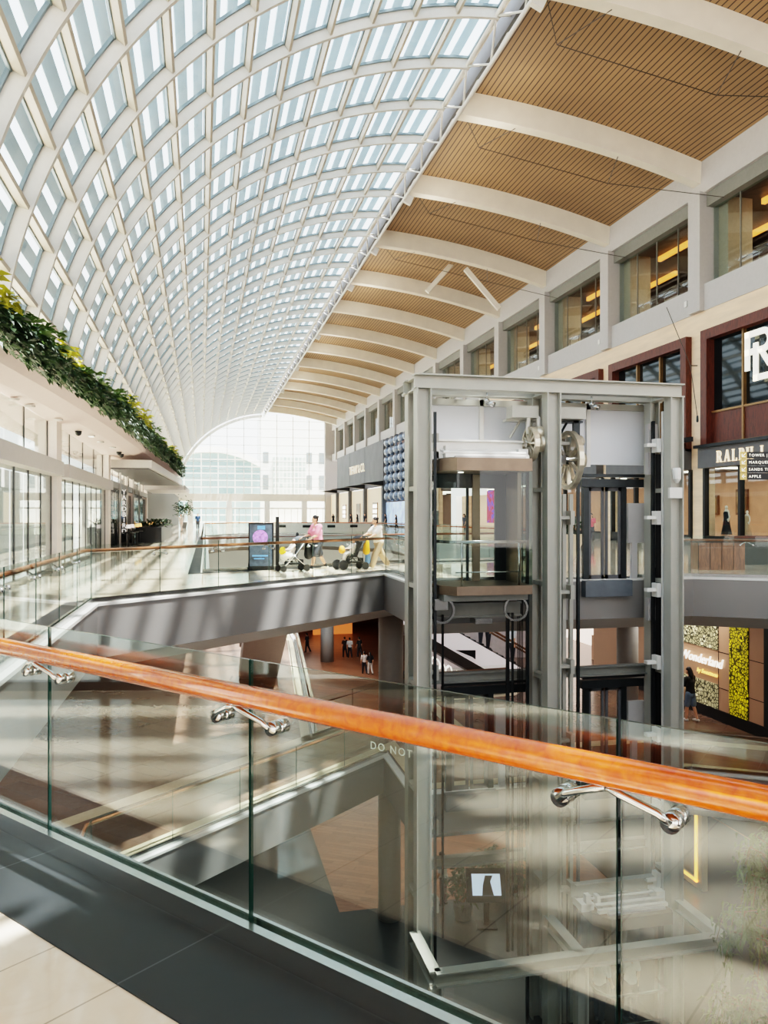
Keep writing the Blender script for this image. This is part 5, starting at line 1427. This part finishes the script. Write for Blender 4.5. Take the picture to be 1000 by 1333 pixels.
# ---------------------------------------------------------------- people
def cloth(rgb): return mat('cloth_%d_%d_%d' % rgb, rgb, .75, var=.08, scale=20)
def remesh(o, vox, it=2):
    r = o.modifiers.new('Remesh', 'REMESH'); r.mode = 'VOXEL'; r.voxel_size = vox; r.use_smooth_shade = True
    s = o.modifiers.new('Smooth', 'SMOOTH'); s.factor = .5; s.iterations = it
def person(label, loc, rz, h=1.65, top=(200, 200, 200), bottom=(60, 60, 70), shoe=(40, 40, 40), hair='bun', hairc=None,
           legs=((12, 8), (-14, 22)), arms=((10, 15), (-10, 15)), lean=3.0, bottom_kind='trousers', sleeve='short', skin=None, fat=1.0,
           head_pitch=0.0, head_yaw=0.0, group=None, vox=.011, bag=None, sit=False, dress=False, sock=None, flare=1.0):
    """local frame: faces +y, right is +x. legs/arms: (swing forward deg, bend deg)"""
    t = thing('person', label, 'person', loc, rz, group)
    k = h / 1.7
    sk = skin or skin_m
    rad = math.radians
    hipz = .90 * k
    hip = V((0, 0, hipz)); la = rad(lean)
    def up(d, x=0.0): return V((x, math.sin(la) * d * k, hipz + math.cos(la) * d * k))
    chest, neck = up(.36), up(.56)
    head = up(.70) + V((0, .03 * k, 0))
    # legs
    LG = []
    for s_, (sw, bd) in zip((-1, 1), legs):
        a = rad(sw); H = V((s_ * .09 * k, 0, hipz - .02 * k))
        K = H + V((s_ * .01 * k, math.sin(a), -math.cos(a))) * .42 * k
        b = rad(sw - bd)
        A = K + V((0, math.sin(b), -math.cos(b))) * .41 * k
        LG.append((H, K, A, rad(sw - bd)))
    low = min(A.z for _, _, A, _ in LG) - .065 * k
    dz = -low if not sit else 0
    off = V((0, 0, dz))
    hip += off; chest += off; neck += off; head += off
    LG = [(a + off, b + off, c + off, d) for a, b, c, d in LG]
    body = MB()
    w = fat
    body.limb([hip + V((0, 0, -.02 * k)), hip.lerp(chest, .5), chest, neck - V((0, 0, .07 * k))], [.135 * k * w, .115 * k * w, .135 * k * w, .09 * k], 14)
    body.limb([chest + V((-.13 * k, 0, .10 * k)), chest + V((.13 * k, 0, .10 * k))], [.07 * k, .07 * k], 10)
    body.limb([neck - V((0, 0, .06 * k)), head - V((0, 0, .04 * k))], [.052 * k, .05 * k], 10)
    HM = Matrix.Rotation(rad(head_yaw), 3, 'Z') @ Matrix.Rotation(rad(-head_pitch), 3, 'X')
    body.ell(head + V((0, 0, .02 * k)), .074 * k, .094 * k, .112 * k, 16, 12, HM)
    body.ell(head + HM @ V((0, .025 * k, -.045 * k)), .058 * k, .07 * k, .07 * k, 12, 8, HM)
    body.limb([head + HM @ V((0, .085 * k, .02 * k)), head + HM @ V((0, .112 * k, -.02 * k))], [.011 * k, .017 * k], 8)
    body.limb([head + HM @ V((-.02 * k, .088 * k, -.058 * k)), head + HM @ V((.02 * k, .088 * k, -.058 * k))], [.011 * k, .011 * k], 6)
    for s_ in (-1, 1): body.ell(head + HM @ V((s_ * .077 * k, 0, .0)), .014 * k, .024 * k, .034 * k, 8, 6, HM)
    AR = []
    for s_, arm in zip((-1, 1), arms):
        sw, bd = arm[0], arm[1]; ab = rad(arm[2] if len(arm) > 2 else 9)
        S = chest + V((s_ * .185 * k * (w * .5 + .5), 0, .125 * k))
        a = rad(sw); d = V((s_ * math.sin(ab), math.sin(a) * math.cos(ab), -math.cos(a) * math.cos(ab)))
        E = S + d * .29 * k
        b = rad(sw + bd); d2 = V((-s_ * .06, math.sin(b), -math.cos(b))).normalized()
        W = E + d2 * .25 * k
        body.limb([S, S.lerp(E, .4), E, E.lerp(W, .35), W], [.056 * k * w, .05 * k * w, .041 * k, .042 * k, .028 * k], 10)
        # hand: palm, four fingers, thumb
        n_ = V((s_, 0, 0)); f = d2
        ac = f.cross(n_).normalized()
        P_ = W + f * .05 * k
        body.limb([W, P_, W + f * .085 * k], [.026 * k, .032 * k, .03 * k], 8)
        for q in range(4):
            b0 = W + f * .088 * k + ac * ((q - 1.5) * .019 * k)
            L_ = (.064, .074, .07, .055)[q] * k
            m_ = b0 + f * L_ * .5 - n_ * .006 * k; e_ = m_ + f * L_ * .4 - n_ * .022 * k
            body.limb([b0, m_, e_], [.0095 * k, .009 * k, .008 * k], 6)
        b0 = W + f * .03 * k + ac * .026 * k
        body.limb([b0, b0 + f * .03 * k + ac * .022 * k, b0 + f * .06 * k + ac * .024 * k], [.012 * k, .011 * k, .009 * k], 6)
        AR.append((S, E, W))
    for (H, K, A, an) in LG:
        body.limb([H, H.lerp(K, .4), K, K.lerp(A, .35), A], [.088 * k * w, .08 * k * w, .054 * k, .056 * k, .036 * k], 12)
        body.limb([A + V((0, -.02 * k, -.03 * k)), A + V((0, .12 * k, -.045 * k))], [.03 * k, .024 * k], 8)
    o = body.obj('body', sk, t, local=True, smooth=True); remesh(o, vox)
    # face
    e = MB()
    for s_ in (-1, 1): e.ell(head + HM @ V((s_ * .03 * k, .083 * k, .015 * k)), .011 * k, .007 * k, .006 * k, 8, 4)
    e.obj('eyes', hair_m, t, local=True)
    # hair
    hm_ = hairc or hair_m
    hb = MB()
    hb.ell(head + HM @ V((0, -.012 * k, .035 * k)), .084 * k, .1 * k, .112 * k, 16, 10, HM, zmin=-.15)
    hb.ell(head + HM @ V((0, -.045 * k, .0)), .076 * k, .07 * k, .1 * k, 14, 8, HM)
    if hair == 'bun': hb.ell(head + HM @ V((0, -.1 * k, .085 * k)), .045 * k, .045 * k, .045 * k, 10, 8)
    if hair == 'long': hb.limb([head + HM @ V((0, -.05 * k, .02 * k)), head + HM @ V((0, -.1 * k, -.14 * k)), head + HM @ V((0, -.1 * k, -.3 * k))], [.08 * k, .085 * k, .05 * k], 12)
    o = hb.obj('hair', hm_, t, local=True, smooth=True); remesh(o, .014)
    # top
    c = MB(); g = .02 * k
    c.limb([hip + V((0, 0, .03 * k)), hip.lerp(chest, .45), chest, neck - V((0, 0, .1 * k))], [.158 * k * w, .14 * k * w, .155 * k * w, .1 * k], 16)
    c.limb([chest + V((-.14 * k, 0, .10 * k)), chest + V((.14 * k, 0, .10 * k))], [.088 * k, .088 * k], 12)
    for S, E, W in AR:
        if sleeve == 'short': c.limb([S, S.lerp(E, .75)], [.078 * k * w, .072 * k * w], 12)
        else: c.limb([S, E, E.lerp(W, .9)], [.075 * k * w, .06 * k, .045 * k], 12)
    o = c.obj('top', cloth(top), t, local=True, smooth=True); remesh(o, .016)
    # bottom
    c = MB()
    c.limb([hip + V((0, 0, .06 * k)), hip - V((0, 0, .03 * k))], [.14 * k * w, .155 * k * w], 14)
    for H, K, A, an in LG:
        if bottom_kind == 'shorts': c.limb([H, H.lerp(K, .85)], [.105 * k * w, .1 * k * w], 12)
        elif bottom_kind == 'skirt': pass
        else: c.limb([H, H.lerp(K, .5), K, K.lerp(A, .88)], [.105 * k * w, .098 * k * w, .078 * k * flare, .066 * k * flare], 12)
    if bottom_kind == 'skirt':
        m_ = (LG[0][1] + LG[1][1]) / 2
        c.lathe((0, 0, 0), [(.27 * k, m_.z - .15 * k), (.22 * k, m_.z + .1 * k), (.15 * k, hip.z + .06 * k)], 18)
    o = c.obj({'shorts': 'shorts', 'skirt': 'skirt'}.get(bottom_kind, 'trousers'), cloth(bottom), t, local=True, smooth=True); remesh(o, .014)
    for H, K, A, an in LG:
        c = MB(); c.limb([A + V((0, -.04 * k, -.035 * k)), A + V((0, .05 * k, -.035 * k)), A + V((0, .14 * k, -.045 * k))], [.046 * k, .045 * k, .036 * k], 10)
        c.v = [V((v.x, v.y, max(v.z, A.z - .068 * k))) for v in c.v]
        s_ = c.obj('shoe', cloth(shoe), t, local=True, smooth=True)
        if sock:
            c = MB(); c.limb([A + V((0, 0, -.01 * k)), A.lerp(K, .22)], [.043 * k, .046 * k], 10); c.obj('sock', cloth(sock), t, local=True, smooth=True)
    if bag:
        S, E, W = AR[1]
        c = MB(); c.limb([W + V((.02, 0, -.05 * k)), W + V((.02, 0, -.32 * k))], [.1 * k, .13 * k], 10)
        b_ = c.obj('bag', cloth(bag), t, local=True, smooth=True)
    t['_k'] = 0; del t['_k']
    return t, AR, head
def ground(px_, py_, z=0.0): return at_z(px_, py_, z)
# the two walkers: both walk towards the left of the picture, roughly along the bridge
walk = math.atan2(.93, -.36)   # placeholder heading, replaced below
d_ = (V((-1.95, 15.35)) - V((5.0, 21.6))).normalized()      # along the bridge edge, to the left
hd = math.atan2(d_.y, d_.x) - PI / 2                       # local +y -> walking direction
hd += math.radians(-24)
pA = ground(413, 742.5)
person('woman in pink shirt and black shorts pushing a stroller across the bridge', (pA.x, pA.y, 0), hd, 1.58, (232, 136, 158), (62, 66, 72), (232, 222, 196), 'bun',
       legs=((20, 6), (-20, 12)), arms=((22, 42, 4), (30, 38, 4)), bottom_kind='shorts', fat=1.22, lean=4, vox=.009, sock=(30, 30, 32))
pB = ground(493, 740)
person('woman in white shirt and khaki trousers pushing the rear stroller', (pB.x, pB.y, 0), hd, 1.56, (240, 234, 222), (160, 138, 110), (238, 230, 216), 'bun',
       legs=((26, 8), (-24, 12)), arms=((42, 22, 4), (48, 20, 4)), fat=1.1, lean=9, vox=.009, flare=1.45)

def stroller(label, p, rz, canopy, seatc, three=False, bagc=None):
    t = thing('stroller', label, 'stroller', p, rz)
    fm = blackm if three else metal
    wy = (.36, -.36) if not three else (.42, -.32)
    for sx in (-.2, .2):
        for y, r in zip(wy, (.09, .1) if not three else (.15, .11)):
            mb = MB(); mb.lathe((sx, y, r), [(r * .55, -.02), (r, -.02), (r, .02), (r * .55, .02)], 16, 'X')
            w = mb.obj('wheel', rubber, t, local=True, smooth=False)
            mb = MB(); mb.lathe((sx, y, r), [(r * .5, -.015), (r * .5, .015)], 12, 'X'); mb.obj('hub', white if not three else darkmetal, w, local=True)
    mb = MB()
    for sx in (-.2, .2):
        mb.tube([(sx, wy[0], .12), (sx * .95, .0, .46), (sx, -.38, .92)], .014, 6); mb.tube([(sx, wy[1], .12), (sx * .95, .08, .5)], .014, 6)
        mb.tube([(sx * .95, .28, .32), (sx * .95, -.1, .34)], .012, 6)
    for y, z in ((.0, .46), (.1, .36)): mb.tube([(-.2, y, z), (.2, y, z)], .012, 6)
    mb.obj('frame', fm, t, local=True, smooth=True)
    mb = MB(); mb.tube([(-.2, -.38, .92), (-.15, -.42, .96), (.15, -.42, .96), (.2, -.38, .92)], .018, 8); mb.obj('handle', rubber, t, local=True, smooth=True)
    mb = MB(); mb.hexa([(-.17, .2, .38), (.17, .2, .38), (.17, -.05, .36), (-.17, -.05, .36), (-.17, .2, .42), (.17, .2, .42), (.17, -.05, .41), (-.17, -.05, .41)])
    mb.hexa([(-.17, -.05, .36), (.17, -.05, .36), (.17, -.24, .8), (-.17, -.24, .8), (-.17, .0, .38), (.17, .0, .38), (.17, -.2, .82), (-.17, -.2, .82)])
    mb.obj('seat', cloth(seatc), t, local=True, bevel=.01)
    mb = MB(); mb.box(-.17, .17, .19, .22, .2, .4); mb.box(-.17, .17, .17, .32, .18, .2); mb.obj('footrest', cloth(seatc), t, local=True)
    mb = MB(); n_ = 8
    mb.sweep([[(x, -.2 + .3 * math.sin(q / n_ * 1.1) - .12, .78 + .28 * math.cos(q / n_ * 1.1) - .06) for q in range(n_ + 1)] for x in (-.2, .2)], False)
    mb.quad((-.2, -.32, .78), (-.2, -.32 + .0, 1.0), (-.2, -.05, .86)); mb.quad((.2, -.32, .78), (.2, -.32, 1.0), (.2, -.05, .86))
    mb.obj('canopy', cloth(canopy), t, local=True, smooth=True)
    mb = MB(); mb.box(-.16, .16, -.26, .1, .2, .24); mb.box(-.16, .16, -.27, -.25, .2, .34); mb.obj('basket', blackm, t, local=True)
    return t
f = V((-math.sin(hd), math.cos(hd), 0)); r_ = V((math.cos(hd), math.sin(hd), 0))
sA = V((pA.x, pA.y, 0)) + f * .78
stroller('light silver stroller with white bedding pushed by the woman in pink', tuple(sA), hd, (70, 74, 78), (90, 94, 98))
sB = V((pB.x, pB.y, 0)) + f * .88
stroller('black stroller with big front wheel and grey hood pushed by the woman in white', tuple(sB), hd, (76, 78, 84), (50, 52, 54), True)
def child(label, p, top, bottom, hairc=None):
    return person(label, p, hd, .86, top, bottom, (230, 226, 220), 'short', hairc, legs=((78, 55), (84, 60)), arms=((50, 30), (42, 40)), lean=-12, fat=1.15, sit=True, vox=.009, sleeve='long')
child('small child in pale clothes sitting in the silver stroller', tuple(sA + V((0, 0, 0)) + f * .02 + V((0, 0, .04))), (240, 226, 220), (226, 222, 214), hairc=cloth((222, 176, 170)))
child('small child in a pale outfit sitting in the black stroller', tuple(sB + f * .02 + V((0, 0, .04))), (232, 226, 216), (206, 198, 186))
def lump(name, label, cat, p, rx, ry, rz_, m, strap=True):
    mb = MB(); mb.limb([V(p) - V((0, 0, rz_ * .5)), V(p) + V((0, 0, rz_ * .5))], [rx, rx * .8], 12)
    o = mb.obj(name, m, None, label, cat, smooth=True)
    if strap:
        mb = MB(); mb.tube([V(p) + V((-.03, 0, rz_ * .5)), V(p) + V((-.02, 0, rz_ * .5 + .14)), V(p) + V((.02, 0, rz_ * .5 + .14)), V(p) + V((.03, 0, rz_ * .5))], .008, 5); mb.obj('strap', m, o, smooth=True)
    return o
lump('shoulder_bag', 'black bag hanging from the handle of the silver stroller', 'bag', tuple(sA - f * .5 + V((0, 0, .62))), .13, .1, .34, blackm)
lump('yellow_bag', 'yellow bag hanging from the handle of the black stroller', 'bag', tuple(sB - f * .46 + V((0, 0, .66))), .11, .1, .28, mat('yellow_bag_cloth', (240, 178, 40), .7))
lump('blue_bag', 'pale blue bag slung low behind the black stroller', 'bag', tuple(sB - f * .5 + V((0, 0, .32))), .09, .1, .2, mat('blue_bag_cloth', (112, 156, 200), .7))
lump('plush_toy', 'yellow plush toy held at the front of the silver stroller', 'toy', tuple(sA + f * .3 + V((0, 0, .6))), .1, .1, .06, mat('yellow_plush', (236, 200, 60), .9), False)
lump('orange_toy', 'orange plush toy held at the front of the black stroller', 'toy', tuple(sB + f * .36 + V((0, 0, .6))), .1, .1, .06, mat('orange_plush', (240, 160, 70), .9), False)
mb = MB(); c_ = sA + f * .16 + V((0, 0, .43)); mb.ell(tuple(c_), .2, .2, .13, 14, 8); o = mb.obj('blanket', mat('white_blanket', (244, 240, 228), .9, var=.1, scale=9), None, 'white printed blanket over the legs of the child in the silver stroller', 'blanket', smooth=True)

# distant people
P_ = [
    (257.5, 689.5, 0, (40, 70, 110), (50, 50, 58), 'man in dark blue shirt walking away down the far left corridor', PI * 1.0, 1.72),
    (236, 692, 0, (242, 226, 216), (236, 214, 204), 'person in pale pink clothes beside the restaurant terrace', 2.4, 1.66),
    (434, 683.5, 0, (30, 30, 34), (40, 40, 46), 'dark-dressed figure at the far railing, leftmost of the group', .5, 1.7),
    (457.5, 687.5, 0, (34, 34, 38), (54, 54, 60), 'dark-dressed figure at the far railing before the beige wall, second from the left', 1.2, 1.7),
    (465.5, 687.5, 0, (28, 28, 30), (60, 60, 64), 'dark-dressed figure at the far railing before the beige wall, third from the left', 1.2, 1.6),
    (475.5, 688, 0, (26, 26, 32), (70, 66, 60), 'tall dark-dressed figure at the far railing, fourth from the left', 2.0, 1.75),
    (502.5, 688, 0, (28, 28, 30), (40, 40, 40), 'dark figure near the blue quilted facade, left of the pair', 1.4, 1.7),
    (516, 689, 0, (30, 30, 34), (50, 50, 54), 'dark figure near the blue quilted facade, right of the pair', 1.4, 1.6),
    (605, 696, 0, (70, 74, 84), (50, 54, 62), 'person with dark hair passing the white shop frame, seen through the left lift car', 1.9, 1.65),
    (622, 697, 0, (206, 200, 190), (90, 100, 110), 'person in pale top passing the white shop frame, right of the dark-haired one', 2.1, 1.65),
    (770, 705, 0, (214, 96, 110), (60, 60, 66), 'person in coral pink top seen through the glazed landing doors', 2.6, 1.65),
]
for px_, py_, z, tc, bc, lab, rz, h in P_:
    q = ground(px_, max(py_, 680), z)
    if q.length > 130: q = q * (130 / q.length)
    person(lab, (q.x, q.y, z), rz, h, tc, bc, (40, 40, 40), 'short' if 'man' in lab else 'long', legs=((10, 6), (-12, 16)), vox=.016, arms=((8, 10), (-8, 12)))
q = at_X(899, 948, 15.4); q.z = B1
person('young woman in black top and denim skirt with tan bag by the patterned shop wall', (15.3, at_X(899, 940, 15.3).y, B1), .4, 1.68, (34, 36, 38), (110, 132, 156), (232, 228, 222), 'long', bottom_kind='shorts', legs=((8, 4), (-8, 10)), bag=(186, 150, 116), arms=((14, 55), (10, 50)))
low_people = [
    (449, 855, (60, 40, 36), (40, 36, 40), 'person in red and black under the bridge, left of the central pair', .3),
    (455.5, 856, (230, 226, 222), (40, 42, 50), 'person in white top and dark trousers walking away under the bridge', .1),
    (468, 855, (40, 40, 44), (50, 50, 54), 'dark-dressed person under the bridge next to the sloping white beam', .6),
    (474.5, 877, (236, 222, 214), (44, 44, 52), 'person in pale pink top nearest the grey column under the bridge', .2),
    (482, 878, (36, 36, 40), (226, 214, 204), 'long-haired person in dark top and pale skirt beside the pale pink one', .2),
    (400, 849, (50, 52, 60), (40, 42, 50), 'dark-dressed person at the left end of the scene under the bridge', 1.0),
]
for px_, py_, tc, bc, lab, rz in low_people:
    q = ground(px_, py_, B2)
    person(lab, (q.x, q.y, B2), rz, 1.66, tc, bc, (40, 40, 40), 'long' if 'long' in lab else 'short', legs=((10, 6), (-12, 16)), vox=.016)
# riders on the escalator
for k, (px_, tc, lab) in enumerate(((633, (40, 40, 44), 'escalator rider in black top'), (643, (238, 232, 226), 'escalator rider in white, behind the one in black'), (676, (236, 236, 238), 'escalator rider in pale shirt nearest the bottom'))):
    s_ = (px_ - 530) / 190.0
    c = EA1.lerp(EA2, s_) + ESIDE * .65 + V((0, 0, .06))
    person(lab + ' seen through the lift shaft', tuple(c), math.atan2(dv.y, dv.x) - PI / 2, 1.66, tc, (60, 60, 70), vox=.016, legs=((2, 2), (-2, 4)))
# two passengers in the lower lift car
zl = B2 + .05
person('passenger in white shirt facing right in the lower lift car, left one', (9.25, 17.4, zl), -1.2, 1.7, (226, 224, 220), (60, 60, 66), hair='short', arms=((30, 50), (10, 20)), legs=((2, 2), (-2, 4)))
person('passenger in white shirt seen from the back in the lower lift car, right one', (10.0, 17.3, zl), .2, 1.68, (230, 228, 224), (50, 50, 56), hair='short', legs=((2, 2), (-2, 4)))
person('person in white top standing near the potted plants on the bottom floor', tuple(at_z(577, 1178, B2)), 1.0, 1.6, (226, 220, 214), (110, 80, 70), hair='long', legs=((2, 2), (-2, 4)))

# ---------------------------------------------------------------- wall behind the viewer (seen only in reflections), outside ground
mb = MB()
for x in (-14, -7, -1, 4, 9, 14.5, 20): mb.box(x - .5, x + .5, -9.2, -8.6, 0, 8)
mb.box(-14, 26, -9.2, -8.6, 4.6, 8); struct('wall_rear', mb, wallgrey)

mb = MB(); mb.prism([(-14, -14, 9), (14, -14, 9), (14, -.8, 9), (-14, -.8, 9)], (0, 0, .5)); struct('ceiling', mb, soffit_m)  # unseen overhead slab, added to keep the sun off part of the floor
t = thing('added_shade_tree', 'unseen fig tree added behind the viewer to shade the near floor', 'tree', (1.9, -.6, 0))  # out of view; crown shaped to shade the near floor and handrail
mb = MB(); mb.lathe((1.9, -.6, 0), [(.4, 0), (.5, .6), (.52, .65)], 18); mb.obj('tub', graphite, t)
mb = MB(); mb.tube([(1.9, -.6, .5), (1.85, -.3, 3), (1.5, .8, 4.8), (1.1, 2.0, 5.8)], [.12, .1, .07, .04], 8); mb.obj('trunk', brown_wood, t)
mb = MB()
for q in range(2600):
    d = rdir(-1, 1) * rnd.uniform(.2, 1) ** .6
    leaf(mb, V((1.1 + d.x * 2.4, 2.1 + d.y * .68, 6.0 + d.z * .9)), rdir(-.8, .8), rnd.uniform(.2, .32), .13)
mb.obj('foliage', leafdark, t)
# ---------------------------------------------------------------- lights, sky, camera
def area(name, loc, sx, sy, power, col=(1, .93, .84), rot=(0, 0, 0)):
    l = bpy.data.lights.new(name, 'AREA'); l.shape = 'RECTANGLE'; l.size = sx; l.size_y = sy; l.energy = power; l.color = col
    o = bpy.data.objects.new(name, l); C.objects.link(o); o.location = loc; o.rotation_euler = rot
    return o
sun = bpy.data.lights.new('sun', 'SUN'); sun.energy = SUN_E; sun.angle = math.radians(1.2); sun.color = (1, .96, .92)
so = bpy.data.objects.new('sun', sun); C.objects.link(so)
sd = V((-.25, .1, -1.0)).normalized()
so.rotation_euler = sd.to_track_quat('-Z', 'Y').to_euler()
w = bpy.data.worlds.new('world'); bpy.context.scene.world = w; w.use_nodes = True
nt = w.node_tree; nt.nodes.clear()
o = nt.nodes.new('ShaderNodeOutputWorld'); b = nt.nodes.new('ShaderNodeBackground')
g = nt.nodes.new('ShaderNodeTexCoord'); sx = nt.nodes.new('ShaderNodeSeparateXYZ'); r = nt.nodes.new('ShaderNodeValToRGB')
nt.links.new(g.outputs['Generated'], sx.inputs[0]); nt.links.new(sx.outputs[2], r.inputs['Fac'])
r.color_ramp.elements[0].color = (1.0, .98, .96, 1); r.color_ramp.elements[1].color = (.66, .82, 1.0, 1)
nt.links.new(r.outputs['Color'], b.inputs['Color']); b.inputs['Strength'].default_value = SKY_E
nt.links.new(b.outputs[0], o.inputs['Surface'])
# lamps of the lower floors and shops
for k, (x, y) in enumerate(((-6, 8), (-6, 20), (2, 30), (16, 24), (16, 8), (20, 40), (2, 48))):
    area('lower_floor_lamp', (x, y, -1.45), 4, 4, 260 * LOWP)
for k, (x, y) in enumerate(((-6, 6), (-4, 18), (2, 30), (9, 26), (16, 16), (16, 4), (9, 45), (9, 60), (9, 74))):
    area('bottom_floor_lamp', (x, y, B1 - 1.45), 4, 4, 240 * LOWP)
for y in (31.5, 41, 50, 60, 70):
    area('shop_lamp', (WX + 3, y, 4.1), 2, 6, 260 * LOWP)
for y in YC[2:10]:
    area('upper_room_lamp', (WX + 3.5, y + 4.7, 17.0), 2, 5, 130, (1, .72, .42))
for y in (15, 40, 65, 90, 115):
    # fill lamps added below the truss to brighten the timber ceiling
    area('ceiling_fill_lamp', (13.2, y, 19.2), .8, 16, CEIL_E, (1, .9, .76), (math.radians(180), math.radians(35), 0))

cam = bpy.data.cameras.new('camera'); co = bpy.data.objects.new('camera', cam); C.objects.link(co)
cam.sensor_fit = 'VERTICAL'; cam.sensor_height = 36.0; cam.lens = F / 1333.0 * 36.0
cam.shift_y = (670 - 666.5) / 1333.0
cam.clip_end = 600; cam.clip_start = .05
co.location = (0, 0, EYE); co.rotation_euler = (PI / 2, 0, -TH)
sc = bpy.context.scene
sc.camera = co
sc.view_settings.view_transform = VT
try: sc.view_settings.look = LOOK
except Exception: pass
sc.view_settings.exposure = EXPO
cy = sc.cycles
cy.max_bounces = 8; cy.diffuse_bounces = 4; cy.glossy_bounces = 4; cy.transparent_max_bounces = 40; cy.transmission_bounces = 4
cy.sample_clamp_indirect = 6; cy.caustics_reflective = False; cy.caustics_refractive = False
cy.use_denoising = True
